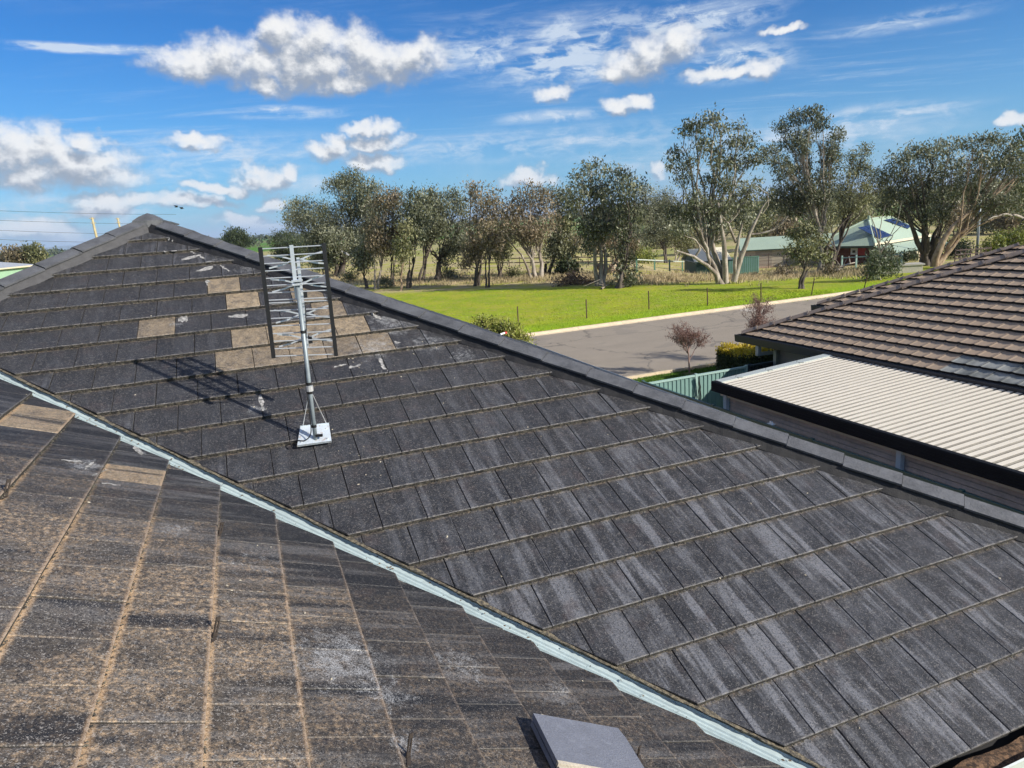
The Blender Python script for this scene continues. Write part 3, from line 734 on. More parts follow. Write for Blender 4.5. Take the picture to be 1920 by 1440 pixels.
# ridge behind the peak and ridge of the near wing
hip_line(AP, .42, 7, 0.0, -SP, D, lift=.075)
hip_line(W(A_RIDGE_D, -6.2, zA(A_RIDGE_D)-H), .42, 32, 0, SP, D, lift=.075, mats=(M_CAP,))
# peak: broad capping piece with broken lime mortar
bb = MB(); pk = AP+Z*.090; ring = []
for i, (dv, L, h_) in enumerate(((hdr, .22, 0), (side_r*.7+hdr*.2, .16, -.04), (-SP, .2, -.01), (-side_l*.7, .17, -.05), (hdl, .22, 0), (SP, .17, -.075))):
    ring.append(pk+np.array(dv)/np.linalg.norm(dv)*L+Z*h_)
ang = [math.atan2((r_-pk) @ SP, (r_-pk) @ D) for r_ in ring]; ring = [r_ for _, r_ in sorted(zip(ang, ring), key=lambda a: a[0])]
ring2 = [r_*.55+pk*.45+Z*.016 for r_ in ring]
n = 6
bb.add([pk+Z*.014]+ring2+ring+[r_-Z*.07 for r_ in ring], [(0, 1+(i+1) % n, 1+i) for i in range(n)]+[(1+i, 1+(i+1) % n, 1+n+(i+1) % n, 1+n+i) for i in range(n)]+[(1+n+i, 1+n+(i+1) % n, 1+2*n+(i+1) % n, 1+2*n+i) for i in range(n)])
o = bb.build('peak_cap', [M_CAP], house)
# mortar bedding under the caps: steps with every course
def pointing(c_tip, sgn, hv, k0, k1, mat, name='hip_mortar', wid_=.0):
    V = []; Fs = []; K = int((k1-k0)*8)
    for i in range(K+1):
        k = k0+(k1-k0)*i/K; s = P0s+k*CC; d = c_tip+s if sgn > 0 else c_tip-s
        perp = ((D-SP) if sgn > 0 else (-D-SP))/math.sqrt(2)
        kk = k-math.floor(k)                  # 0 just below a nose, 1 at the next nose
        inset = .0+.030*(1-kk)*0+.004*math.sin(i*1.7)
        zt = zB(s)-H
        low = W(d, s, zt-.024)+perp*(-.004+.02*0+inset); hip = perp*(HO/math.sqrt(2)-.092)
        top = W(d, s, 0)+hip; top[2] = zB(s)+.068
        # height under the cap flange: cap plane relative to the hip line
        V += [low, top]
    for i in range(K): Fs.append((2*i, 2*i+2, 2*i+3, 2*i+1) if sgn > 0 else (2*i+1, 2*i+3, 2*i+2, 2*i))
    return link(name, mesh_from(name, V, Fs), house, mat)
pointing(cR_tip, 1, None, k_ap+.5, EAVE_K, M_MORT)
pointing(cL_tip, -1, None, k_ap+.5, EAVE_K, M_MORTL)

# eaves gutters with leaf litter
M_GUT = simple('gutter_paint', (.56, .60, .58), .35, .05, 3, spec=.5)
M_LITTER = edge_mat('leaf_litter', (.035, .022, .014), (.17, .10, .055))
def gutter(a, bq, out, parent=house, mat=M_GUT, w=.115, hgt=.11, litter=True, name='gutter'):
    bb = MB(); prof = [(0, -.05), (0, -hgt), (w, -hgt), (w+.01, -.01), (w+.012, .0), (w+.002, .004), (w-.004, -.006), (w-.008, -hgt+.01), (.006, -hgt+.01), (.006, -.05)]
    bb.extrude(prof, a, bq, out, Z); o = bb.build(name, mat, parent)
    if litter:
        V = []; L = np.linalg.norm(bq-a); ax = (bq-a)/L; n = int(L*14); m_ = 5
        for i in range(n+1):
            for j in range(m_): V.append(a+ax*(L*i/n)+out*(-.004+(w-.012)*j/(m_-1))+Z*(-.020+rng.normal(0, .007)+.010*math.sin(i*.8)-.02*(j >= m_-2)))
        Fs = [(i*m_+j, (i+1)*m_+j, (i+1)*m_+j+1, i*m_+j+1) for i in range(n) for j in range(m_-1)]
        link('leaf_litter', mesh_from('leaf_litter', V, Fs), parent, M_LITTER)
    return o
ez = eave_z-H-.035
gutter(W(ed+.05, eave_s+.012, ez), W(cR+eave_s+.02, eave_s+.012, ez), SP)
gutter(W(ed+.012, 7.5, ez), W(ed+.012, eave_s+.12, ez), D, litter=False)
gutter(W(cR+eave_s+.02, eave_s+.1, ez), W(cR+eave_s+.02, back_s-run, ez), D, litter=False)
# walls
M_BRICK = None
def brick_mat(name, c1, c2, mort, scale=1.0):
    t = new_mat(name); tc = t.node('ShaderNodeTexCoord').outputs['Object']; s = t.node('ShaderNodeSeparateXYZ', {0: tc}).outputs
    u = t.m('ADD', s[0], s[1]); v = t.node('ShaderNodeCombineXYZ', {0: u, 1: s[2], 2: 0.0}).outputs[0]
    br = t.node('ShaderNodeTexBrick', {'Vector': v, 'Color1': (*c1, 1), 'Color2': (*c2, 1), 'Mortar': (*mort, 1), 'Scale': scale, 'Mortar Size': .008, 'Brick Width': .24, 'Row Height': .086})
    n = t.noise(tc, 3, 5, .6); c = t.mix(t.m('MULTIPLY', t.ss(n, .4, .7), .4), br.outputs[0], tuple(x*.6 for x in c1)); t.l.new(c, t.b.inputs['Base Color']); t.b.inputs['Roughness'].default_value = .9; return t.mt
M_WALL = brick_mat('house_brick', (.34, .22, .15), (.42, .29, .2), (.4, .37, .33))
wz0 = -H; wz1 = ez-.12
rd = cR+eave_s-.45; ld = cL-eave_s+.45
b = MB()
def wall(d0, s0, d1, s1, th=.11):
    a = W(d0, s0, wz0); e = W(d1, s1, wz0); ax = (e-a)/np.linalg.norm(e-a); nn = np.cross(ax, Z); b.box(a, e-a, nn*th, Z*(wz1-wz0))
wall(ed-.45, eave_s-.45, rd, eave_s-.45); wall(rd, eave_s-.45, rd, back_s-run+.45); wall(rd, back_s-run+.45, ld, back_s-run+.45); wall(ld, back_s-run+.45, ld, eave_s-.45)
wall(ed-.45, 7.0, ed-.45, eave_s-.45); wall(ed-.45, 7.0, -5.5, 7.0); wall(-5.5, 7, -5.5, eave_s-.45)
b.build('wall', M_WALL, house)
b = MB()
b.box(W(cL-eave_s, eave_s, ez-.15), D*(cR-cL+2*eave_s), -SP*(eave_s-back_s+run), Z*.02); b.build('soffit', simple('soffit_white', (.7, .7, .68), .6), house)

# storm clips: small bent metal straps standing out of the joints
M_CLIP = simple('rusty_strap', (.045, .036, .03), .6, .3, 30, spec=.3)
def clip(px, py, lab, h=.085, w=.022, lean=(.25, .1), plane='A'):
    p = surfA(px, py, 0) if plane == 'A' else surfB(px, py, 0); N, X, S = (NA, -SP, SA) if plane == 'A' else (NB, D, SB)
    t_ = thing('roof_strap', lab, 'metal strap', p, 'bent metal straps standing out of the tile joints')
    up = N*1.0+X*lean[0]-S*lean[1]; up /= np.linalg.norm(up); wv = (S*.75+X*.65); wv /= np.linalg.norm(wv)
    th = np.cross(up, wv)*.0045
    bb = MB(); r = .36
    # slotted upright: two side bars and two end bars
    bb.box(p-wv*w/2, wv*w*.30, th, up*h); bb.box(p+wv*w*.2, wv*w*.30, th, up*h)
    bb.box(p-wv*w*.2, wv*w*.4, th, up*h*.22); bb.box(p-wv*w*.2+up*h*.80, wv*w*.4, th, up*h*.20)
    bb.build('upright', M_CLIP, t_)
    bb = MB(); bb.box(p-wv*w/2+N*.002, wv*w, -X*.045-S*.01, N*.0022); bb.build('foot', M_CLIP, t_)
clip(10, 932, 'metal strap standing on the tiles at the far left border of the photo', .09)
clip(413, 1001, 'small metal strap standing on the dusty tiles nearest the pale valley gutter', .065)
clip(403, 1195, 'tall thin metal strap standing in the middle of the dusty tiles', .085)
clip(766, 1421, 'slotted metal strap standing left of the two loose spare tiles', .085, .026, (.35, .1))
clip(1197, 1419, 'short wide metal strap poking up beside the right corner of the loose tiles', .05, .03, (.05, .2))

# two loose tiles lying on the near slope
def loose_tiles():
    tl, tr_, br_, bl_ = [onA(*p, h=.062) for p in ((1000,1337),(1159,1365),(1218,1452),(1046,1446))]
    tr2 = onA(1150, 1360, h=.062)
    x = (tl-bl_); L = np.linalg.norm(x); x /= L
    y = (tr2-tl); y -= x*(y @ x); Lw = np.linalg.norm(y); y /= Lw
    n_ = np.cross(y, x); n_ = n_ if n_[2] > 0 else -n_
    M = simple('spare_tile_coating', (.135, .145, .175), .5, .12, 12, fine=.5, bmp=.4, dirt=(.26, .28, .33, .5))
    MU = simple('spare_tile_raw_concrete', (.50, .45, .36), .9, .15, 12, bmp=.4)
    PX = [(1000,1337),(1159,1365),(1174,1384),(1218,1456),(1044,1425)]; Wt = np.linalg.norm(onA(1218,1456,h=.062)-onA(1044,1425,h=.062)); ye = (onA(1218,1456,h=.062)-onA(1044,1425,h=.062))/Wt; xe = np.cross(n_, ye); xe = xe if xe @ x > 0 else -xe
    for i, (lab, off, sh) in enumerate((('upper loose grey-blue tile with a pale unpainted strip at its near edge', 0, 0), ('lower loose tile lying directly beneath the blue-grey one', -.034, -.012))):
        o0 = tl + n_*off - y*sh*.5
        t_ = thing('loose_tile', lab, 'roof tile', o0, 'loose spare tiles stacked on the slope')
        bb = MB(); cch = .03; 
        V = [onA(*p_, h=.062)+n_*off-y*sh*.5 for p_ in PX]; n = len(V); V2 = [v-n_*.022 for v in V]
        bb.add(V+V2, [tuple(range(n))[::-1], tuple(range(n, 2*n))]+[(i_, (i_+1) % n, n+(i_+1) % n, n+i_) for i_ in range(n)]); bb.build('tile_face', M, t_)
        bb = MB(); 
        a0 = V[4]; x = xe; y = ye
        bb.box(a0+y*.002-n_*.022, y*(Wt-.004), -x*.018, n_*.0225); bb.box(a0-x*.026-n_*.022+y*.002, y*(Wt-.004), -x*.014, n_*.016); bb.box(a0-x*.048-n_*.022+y*.002, y*(Wt-.004), -x*.018, n_*.0225)
        bb.box(a0+y*.002-n_*.022, y*(Wt-.004), -x*.07, n_*.008)
        bb.build('head_ribs', MU, t_)
loose_tiles()

# small red-tipped sealant nozzle on the hip
p = np.array(AP) + hdr*(((0.15)-k_ap)*hl)
qx = onB(938, 627, .10)
t_ = thing('sealant_nozzle', 'tiny white tube with a red end lying on the black hip capping', 'tube', qx)
MB().tube([qx, qx+D*.05-SP*.02+Z*.004], .009, 8).build('tube', simple('white_plastic', (.75, .75, .72), .4), t_)
MB().tube([qx+D*.052-SP*.021+Z*.004, qx+D*.07-SP*.028+Z*.004], .012, 8).build('cap', simple('red_plastic', (.6, .03, .02), .4), t_)

# hard sealant smears left on the coating near the peak and the mast
M_SMEAR = edge_mat('sealant_smear', (.16, .16, .155), (.46, .45, .43))
def smears():
    for (x0, y0, x1, y1, w_) in ((339,487,376,478,5),(369,509,399,500,6),(430,595,466,590,7),(487,740,494,771,8),(295,434,311,440,6),(313,447,326,451,7),(412,497,431,508,4),(334,600,352,598,12),(386,525,396,538,12),(355,470,366,476,3),(372,478,390,488,3),
                                (697,697,708,699,9),(625,688,650,683,3),(652,690,676,683,4),(712,672,725,700,8),(740,640,765,655,10),(775,650,800,648,6),(690,585,715,598,5),(640,470,655,478,4),(455,492,470,488,6),(300,472,330,470,3),(115,862,155,866,4),(158,880,176,866,4),(172,892,200,880,3),(250,838,268,852,10),(190,905,225,910,3)):
        onb = not (x1 < 300 and y0 > 800); f_ = surfB if onb else surfA; n = 7; L = []; Rr = []; dx, dy = x1-x0, y1-y0; l_ = math.hypot(dx, dy); nx_, ny_ = -dy/l_, dx/l_
        for i in range(n):
            t = i/(n-1); e = w_*.5*(.45+.75*rng.random())*(1 if 0 < i < n-1 else .5); x, y = x0+dx*t+rng.normal(0, .8), y0+dy*t+rng.normal(0, .5)
            L.append(f_(x+nx_*e, y+ny_*e, .0018)); Rr.append(f_(x-nx_*e, y-ny_*e, .0018))
        V = L+Rr; link('sealant_smear', mesh_from('sealant_smear', V, [(i, i+1, n+i+1, n+i) for i in range(n-1)]), house, M_SMEAR)
smears()
# flakes: scraps of mortar, leaves and droppings scattered on the tiles
def flakes():
    V = []; Fs = []
    spots = [(590,810),(650,850),(700,880),(750,700),(800,655),(745,655),(660,700),(680,690),(475,765),(300,600),(230,535),(410,1115),(165,935),(450,1095),(505,1022),(645,915)]
    for i in range(95):
        if i < 55: px, py = spots[i % len(spots)]; px += rng.normal(0, 18); py += rng.normal(0, 12)
        else: px, py = rng.uniform(0, 1900), rng.uniform(480, 1430)
        onb = (py-735)-.487*(px-95)-(.00006*(px-95)**2) < -14
        P = surfB(px, py, 0) if onb else surfA(px, py, 0); N = NB if onb else NA
        if onb:
            d_, s_ = P @ D, P @ SP
            if not (cB+.1 < d_-s_ < cR-.3 and d_+s_ > cL+.3): continue
        elif (P @ D)-(P @ SP) > cA-.05: continue
        r = rng.uniform(.003, .009); a = rng.normal(0, 1, 3); a -= N*(a @ N); a /= np.linalg.norm(a); c = np.cross(N, a); b_ = len(V)
        m_ = 5; ctr = P+N*.003
        V.append(ctr+N*r*.5); V += [ctr+(a*math.cos(q_*2*math.pi/m_)*r*rng.uniform(.7, 1.7)+c*math.sin(q_*2*math.pi/m_)*r*rng.uniform(.5, 1)) for q_ in range(m_)]
        Fs += [(b_, b_+1+j, b_+1+(j+1) % m_) for j in range(m_)]
    o = link('roof_debris', mesh_from('roof_debris', V, Fs), None, simple('pale_scraps', (.40, .36, .28), .9, .35, 40)); tag(o, 'pale scraps of mortar and dry leaf scattered over the tiles', 'debris', kind='stuff')
flakes()

# ================================================================== ANTENNA
def antenna():
    base = onB(592, 826); t_ = thing('tv_antenna', 'television antenna with silver grid reflector on a thin steel mast', 'antenna', base)
    MZ = simple('galvanised_steel', (.22, .26, .28), .45, .15, 25, metal=.2, spec=.5); MA = simple('aluminium_rod', (.62, .66, .70), .32, .06, 20, metal=.55, spec=.5)
    MBk = simple('black_plastic', (.012, .012, .013), .4, .1); MP = simple('base_plate_zinc', (.56, .63, .68), .45, .12, 14, metal=.25, dirt=(.36, .22, .12, .9)); MW = simple('guy_wire', (.55, .56, .56), .4, .1, metal=.5)
    # plate
    P = [onB(*p, h=.012) for p in ((557,838),(622,829),(617,795),(563,801))]
    bb = MB(); up = NB*.004; bb.add([p for p in P]+[p+up for p in P], [(0, 3, 2, 1), (4, 5, 6, 7), (0, 1, 5, 4), (1, 2, 6, 5), (2, 3, 7, 6), (3, 0, 4, 7)])
    bb.add([P[0]+up, P[1]+up, P[1]+NB*.018+SB*.004, P[0]+NB*.018+SB*.004], [(0, 1, 2, 3)]); bb.add([P[3]+up, P[2]+up, P[2]+NB*.014, P[3]+NB*.014], [(0, 1, 2, 3)])
    pl_ = bb.build('base_plate', MP, t_)
    for f_ in ((.12, .75), (.88, .75), (.12, .2), (.88, .2)):
        q_ = (P[0]*(1-f_[0])+P[1]*f_[0])*(1-f_[1])+(P[3]*(1-f_[0])+P[2]*f_[0])*f_[1]
        MB().tube([q_+NB*.004, q_+NB*.010], .007, 6).build('bolt', MW, pl_)
    top = base + np.array([.035, .0, 1.17]); mast_b = base+NB*.014
    TOPH = 1.43
    def mp(h): return mast_b + (np.array([.030, 0, 1.43]))*(h/1.43)
    bb = MB(); bb.tube([mp(-.01), mp(.35), mp(.36), mp(1.16)], [.0155, .0155, .0155, .0155], 12); bb.build('mast', MZ, t_, True)
    for h in (.10, .355, .42, .80): MB().tube([mp(h-.010), mp(h+.010)], .0185, 10).build('cable_tie', MBk, t_)
    MB().box(mp(.0)+np.array([.008, -.02, .02]), np.array([.05, 0, 0]), np.array([0, .02, 0]), Z*.018).build('bracket', MBk, t_)
    MB().tube([mp(.365), mp(.405)], .026, 10).build('guy_collar', MW, t_)
    for e in ((P[3]*.9+P[2]*.1)+NB*.016, (P[2]*.9+P[3]*.1)+NB*.016): MB().tube([mp(.39), (mp(.39)+e)/2-Z*.004, e], .0035, 5).build('stay', MW, t_)
    # coax cable
    cb = [mp(1.0)+np.array([.03, .03, 0]), mp(.8)+np.array([.02, .01, 0]), mp(.5)+np.array([-.018, -.004, 0]), mp(.2)+np.array([-.016, -.02, 0]), mp(.06)+np.array([-.02, -.03, 0]), base+np.array([-.06, -.05, .022]), base+np.array([-.12, -.045, .024]), onB(545, 830, .012), onB(548, 838, .01)]
    def smooth(pts, k=6):
        P_ = [np.array(p) for p in pts]; out = []
        for i in range(len(P_)-1):
            p0 = P_[max(i-1, 0)]; p1 = P_[i]; p2 = P_[i+1]; p3 = P_[min(i+2, len(P_)-1)]
            for j in range(k):
                t = j/k; out.append(.5*((2*p1)+(-p0+p2)*t+(2*p0-5*p1+4*p2-p3)*t*t+(-p0+3*p1-3*p2+p3)*t**3))
        return out+[P_[-1]]
    MB().tube(smooth(cb), .0042, 6).build('cable', MBk, t_, True)
    # reflector screen: measured corners on a vertical plane just behind the mast
    hd_ = mp(1.43)[:2]-np.array([0, 0]); az_ = math.atan2(hd_[0], hd_[1]); fwd = np.array([math.sin(az_+.05), math.cos(az_+.05), 0]); rt_ = np.array([fwd[1], -fwd[0], 0])
    pc = mp(1.0)+fwd*.045
    def scr(px, py): d = ray(px, py); o = np.array([0, 0, H]); return o+d*(((pc-o) @ fwd)/(d @ fwd))
    TL, TR, BL, BR = scr(488, 466), scr(607, 459), scr(513, 669), scr(630, 665)
    def pt(u, v, f=0): return (TL*(1-u)+TR*u)*(1-v)+(BL*(1-u)+BR*u)*v+fwd*f
    for half in (0, 1):
        v0, v1 = (0, .475) if half == 0 else (.492, 1)
        for j in range(8):
            v = v0+(v1-v0)*(j+.07)/7.14
            MB().tube([pt(.0, v), pt(1, v)], .0042, 6).build('reflector_rod', MA, t_)
        for u in (0, 1):
            a = pt(u, v0-.012); e = pt(u, v1+.012); MB().box(a-rt_*.014-fwd*.012, rt_*.028, fwd*.024, e-a).build('side_bar', MBk, t_)
    a = pt(.485, -.015, .0); e = pt(.478, .46, .0); MB().box(a-rt_*.012-fwd*.018, rt_*.026, fwd*.014, e-a).build('boom', MA, t_)
    a = pt(.56, .10, .05); e = pt(.545, .93, .05); MB().box(a-rt_*.011, rt_*.022, fwd*.018, e-a).build('feeder_boom', MA, t_)
    MB().box(mp(1.13)-rt_*.036-fwd*.028, rt_*.072, fwd*.085, Z*.014).build('clamp', MA, t_)
    MB().box(mp(1.155)-rt_*.036-fwd*.028, rt_*.072, fwd*.085, Z*.012).build('clamp', MA, t_)
    for sx_ in (-1, 1): MB().tube([mp(1.136)+rt_*.03*sx_-fwd*.04, mp(1.136)+rt_*.03*sx_+fwd*.07], .004, 6).build('clamp_bolt', MW, t_)
    # four crossed dipole elements behind the screen
    for j, v in enumerate((.12, .335, .62, .845)):
        c = pt(.55, v, .075); MB().box(c-rt_*.018-Z*.014, rt_*.036, fwd*.016, Z*.028).build('insulator', MBk, t_)
        for sg in (-1, 1):
            for zz in (-1, 1):
                e = c+rt_*sg*.20+Z*zz*.045; m1 = c+rt_*sg*.035+Z*zz*.004; m2 = c+rt_*sg*.11+Z*zz*.030
                bb = MB(); pr_ = (np.array([0, 0, .011]))
                for q0_, q1_ in ((c+rt_*sg*.012, m1), (m1, m2), (m2, e)): bb.box(q0_-pr_/2, q1_-q0_, fwd*.0025, pr_)
                bb.build('dipole', MA, t_)
    for q_ in ((.60, .47), (.60, .90)): MB().box(pt(q_[0]-.03, q_[1], .06), rt_*.03, fwd*.03, Z*.05).build('balun_box', MBk, t_)
antenna()

# ================================================================== FENCE BETWEEN THE BLOCKS
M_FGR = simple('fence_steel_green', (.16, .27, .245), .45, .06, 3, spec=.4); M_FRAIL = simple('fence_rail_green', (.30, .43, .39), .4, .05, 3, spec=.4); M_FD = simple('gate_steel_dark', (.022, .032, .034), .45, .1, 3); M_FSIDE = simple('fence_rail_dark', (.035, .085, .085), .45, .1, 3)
FT = -3.6                                  # top of fence
def sheet_fence(name, lab, pts, mat, rail, group=None, posts=True, top=FT, hgt=1.8, bay=2.36, pitch=.105, gate=False):
    a, e = pts; L = np.linalg.norm(e-a); ax = (e-a)/L; nn = np.cross(ax, Z); t_ = thing(name, lab, 'fence' if not gate else 'gate', (a[0], a[1], top-hgt+H), group)
    nb = max(1, int(round(L/bay))); bl = L/nb
    for i in range(nb):
        p0 = a+ax*(bl*i+.03); p1 = a+ax*(bl*(i+1)-.03); ll = np.linalg.norm(p1-p0)
        n = int(ll/pitch/1); V = []; z0 = top-hgt+H+.05; z1 = top+H-.04
        prof = []
        for j in range(n):
            x = j*ll/n; w_ = ll/n; prof += [(x, 0), (x+w_*.55, 0), (x+w_*.68, .018), (x+w_*.87, .018)]
        prof.append((ll, 0))
        for z_ in (z0, z1): V += [p0+ax*x+nn*y for x, y in prof]
        for k_ in range(len(V)): V[k_] = np.array([V[k_][0], V[k_][1], z0 if k_ < len(prof) else z1])
        m_ = len(prof); bb = MB(); bb.add(V, [(k_, k_+1, m_+k_+1, m_+k_) for k_ in range(m_-1)]); bb.build('panel', mat, t_)
        for zz in (top+H-.045, top-hgt+H+.01):
            q0_ = np.array([p0[0], p0[1], zz])-nn*.012; MB().box(q0_-ax*.03, ax*(ll+.06), nn*.042, Z*.045).build('rail', rail, t_)
    if posts:
        for i in range(nb+1):
            q0_ = a+ax*(bl*i-.03); q0_ = np.array([q0_[0], q0_[1], top-hgt+H-.1])-nn*.018; MB().box(q0_, ax*.06, nn*.054, Z*(hgt+.12)).build('post', rail, t_)
    return t_
def DS(px, py, z):
    d = ray(px, py); p = d*(z/d[2]); return p @ D, p @ SP
fs = -12.57
sheet_fence('steel_fence', 'pale green corrugated steel fence facing the street beside the carport', (W(7.62, fs, 0), W(10.34, fs-.02, 0)), M_FGR, M_FRAIL, bay=1.38)
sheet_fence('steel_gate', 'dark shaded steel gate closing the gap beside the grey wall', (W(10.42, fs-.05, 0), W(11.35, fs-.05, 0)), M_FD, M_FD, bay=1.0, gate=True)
sheet_fence('steel_fence', 'long dark green steel fence running close behind the black hip capping', (W(7.60, fs+.08, 0), W(7.72, 4.0, 0)), M_FGR, M_FSIDE, top=FT+.07)
# vine or wire bundle on the street fence's middle post
vp_ = W(9.0, fs+.06, FT); t_ = thing('dead_vine', 'black dead vine hanging down the post of the pale green fence', 'vine', W(9.0, fs+.06, FT-1.0))
for q_ in range(5):
    pts = [vp_+D*rng.normal(0, .02)+Z*(-.05-.22*i)+D*rng.normal(0, .018)+SP*(.02+.01*q_*.5) for i in range(6)]; MB().tube(pts, .008, 5).build('stem', M_BATTEN, t_)

# ================================================================== NEIGHBOUR'S HOUSE
NZ = -2.97; ND, NS = 10.72, -13.23; NT_ = math.tan(math.radians(23.5)); NG = .262/math.cos(math.radians(23.5)); NW = .257; NTH = math.radians(23.5)
nb = thing('neighbour_house', 'neighbouring house with brown profiled tile roof and grey wall', 'house', W(ND+2, NS+4, -H))
def ntile_mat():
    t = new_mat('brown_tile'); tc = t.node('ShaderNodeTexCoord').outputs['Object']; oi = t.node('ShaderNodeObjectInfo'); oc = t.node('ShaderNodeSeparateColor', {0: oi.outputs['Color']}).outputs
    pos = t.node('ShaderNodeNewGeometry').outputs['Position']; rnd = oi.outputs['Random']
    n = t.noise(pos, 3, 5, .6); n2 = t.noise(pos, 45, 4, .7)
    c = t.mix(rnd, (.355, .27, .195), (.385, .29, .207)); c = t.mix(t.m('MULTIPLY', t.ss(n, .4, .7), .5), c, (.37, .295, .22)); c = t.mix(t.m('MULTIPLY', t.ss(n2, .5, .7), .3), c, (.30, .23, .165))
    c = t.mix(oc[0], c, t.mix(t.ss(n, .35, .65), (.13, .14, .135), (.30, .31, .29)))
    t.l.new(c, t.b.inputs['Base Color']); t.b.inputs['Roughness'].default_value = .8; t.b.inputs['Specular IOR Level'].default_value = .2; bump(t, n2, .3, .004); return t.mt
M_NT = ntile_mat(); M_NE = simple('brown_tile_edge_shade', (.014, .011, .010), .9, .2, 20)  # shadow under the tile noses put into a near-black edge colour
def wave_shape(poly, g, th=.040, tilt=.046):
    """rolled tile: clip polygon sampled on a corrugated cross-section"""
    xs_ = [-.5, -.36, -.22, .12, .30, .42, .5]; hs_ = [.008, .0, 0, .0, .002, .010, .012]
    V = []; Fs = []; mi = []
    w_ = NW/1.0
    def hh(x): return float(np.interp(x/w_, xs_, hs_))
    xmin = min(p[0] for p in poly); xmax = max(p[0] for p in poly)
    cuts = sorted(set([xmin, xmax]+[x*w_ for x in xs_ if xmin < x*w_ < xmax]))
    def yr(x):
        ys_ = []
        for i in range(len(poly)):
            p, q_ = poly[i], poly[(i+1) % len(poly)]
            if (p[0]-x)*(q_[0]-x) <= 0 and abs(p[0]-q_[0]) > 1e-9: t = (x-p[0])/(q_[0]-p[0]); ys_.append(p[1]+t*(q_[1]-p[1]))
            elif abs(p[0]-x) < 1e-7: ys_.append(p[1])
        return (min(ys_), max(ys_)) if ys_ else (0, 0)
    for x in cuts:
        a, c = yr(x); h_ = hh(x); V += [(x, a, h_-tilt*a/g), (x, c, h_-tilt*c/g), (x, a, h_-tilt*a/g-th)]
    for i in range(len(cuts)-1):
        o = i*3; Fs += [(o, o+3, o+4, o+1), (o, o+2, o+5, o+3)]; mi += [0, 1]
    Fs += [(0, 1, 2), (len(V)-3, len(V)-1, len(V)-2)]; mi += [1, 1]
    return V, Fs, mi
NO = W(ND, NS, NZ)                         # outer corner of the eave
SN = -D*math.cos(NTH)-Z*math.sin(NTH)      # downslope of the plane that faces us
NN = np.cross(SP, -SN)
# origin for the facing plane on its eave, courses counted upwards: use k from -26 to 0
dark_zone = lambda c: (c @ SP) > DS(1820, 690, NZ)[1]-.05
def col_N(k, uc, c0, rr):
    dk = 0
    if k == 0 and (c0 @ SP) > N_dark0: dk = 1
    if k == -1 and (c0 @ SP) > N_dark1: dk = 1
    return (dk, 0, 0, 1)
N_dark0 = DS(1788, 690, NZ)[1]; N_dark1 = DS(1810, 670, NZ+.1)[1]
leftN = roof_tiles(nb, W(ND, 0, NZ), SP, SN, NN, NG, range(-26, 1), lambda k: 0.06, (-14, 2.5), [(-1, 0, -ND+.02), (1, -1, ND-NS)] , [M_NT, M_NE], col_N, 258, wid=NW, gap=.002, seed=9, name='roof_tile', shape=wave_shape)
# far side planes: street side and back
SN2 = -SP*math.cos(NTH)-Z*math.sin(NTH)
leftN += roof_tiles(nb, NO, -D, SN2, np.cross(-D, -SN2), NG, range(-26, 1), lambda k: .1, (-16, 0), [(-1, 1, -(ND-NS))], [M_NT, M_NE], col_N, 0, wid=NW, gap=.002, name='roof_tile', shape=wave_shape)
so_ = stuff_tiles(nb, leftN, [M_NT, M_NE], 'roof_tile_field'); so_.color = (0, 0, 0, 1)
b = MB(); hi = 26*.262
b.add([W(ND, NS, NZ-.07), W(ND, 3, NZ-.07), W(ND+hi, 3, NZ-.07+hi*NT_), W(ND+hi, NS+hi, NZ-.07+hi*NT_)], [(0, 1, 2, 3)])
b.add([W(ND, NS, NZ-.07), W(ND+hi, NS+hi, NZ-.07+hi*NT_), W(ND+18, NS+hi, NZ-.07+hi*NT_), W(ND+18, NS, NZ-.07)], [(0, 1, 2, 3)])
b.build('underlay', M_BATTEN, nb)
M_NCAP = simple('brown_ridge_cap', (.24, .19, .15), .6, .15, 8, bmp=.2)
nh = (D+SP)*.262+Z*(.262*NT_); nhl = np.linalg.norm(nh); nh /= nhl; nside = (D-SP)/math.sqrt(2)
hip_line(NO, .378, 24, .02, nh, nside, parent=nb, mats=(M_NCAP,), lift=.055, hw=.10, drop=.055, collar=.035)
# front wing beyond: its own hip end
WD, WS = 15.30, -15.60
WO = W(WD, WS, NZ)
wrun = 3.55
left4 = roof_tiles(nb, WO, SP, SN, NN, NG, range(-14, 1), lambda k: .1, (-.1, 2.5*wrun), [(1, -1, WD-WS), (1, 1, WD+WS+2*wrun)], [M_NT, M_NE], lambda *a: (0, 0, 0, 1), 42, wid=NW, gap=.002, seed=19, name='roof_tile', shape=wave_shape)
left4 += roof_tiles(nb, WO, -D, SN2, np.cross(-D, -SN2), NG, range(-13, 1), lambda k: .1, (-16, 0), [(-1, 1, -(WD-WS))], [M_NT, M_NE], lambda *a: (0, 0, 0, 1), 0, wid=NW, gap=.002, name='roof_tile', shape=wave_shape)
so_ = stuff_tiles(nb, left4, [M_NT, M_NE], 'roof_tile_field'); so_.color = (0, 0, 0, 1)
b = MB(); b.add([W(WD, WS, NZ-.07), W(WD+wrun, WS+wrun, NZ-.07+wrun*NT_), W(WD, WS+2*wrun, NZ-.07)], [(0, 2, 1)])
b.add([W(WD, WS, NZ-.07), W(WD+wrun, WS+wrun, NZ-.07+wrun*NT_), W(WD+14, WS+wrun, NZ-.07+wrun*NT_), W(WD+14, WS, NZ-.07)], [(0, 1, 2, 3)])
b.add([W(WD, WS+2*wrun, NZ-.07), W(WD+wrun, WS+wrun, NZ-.07+wrun*NT_), W(WD+14, WS+wrun, NZ-.07+wrun*NT_), W(WD+14, WS+2*wrun, NZ-.07)], [(3, 2, 1, 0)]); b.build('underlay', M_BATTEN, nb)
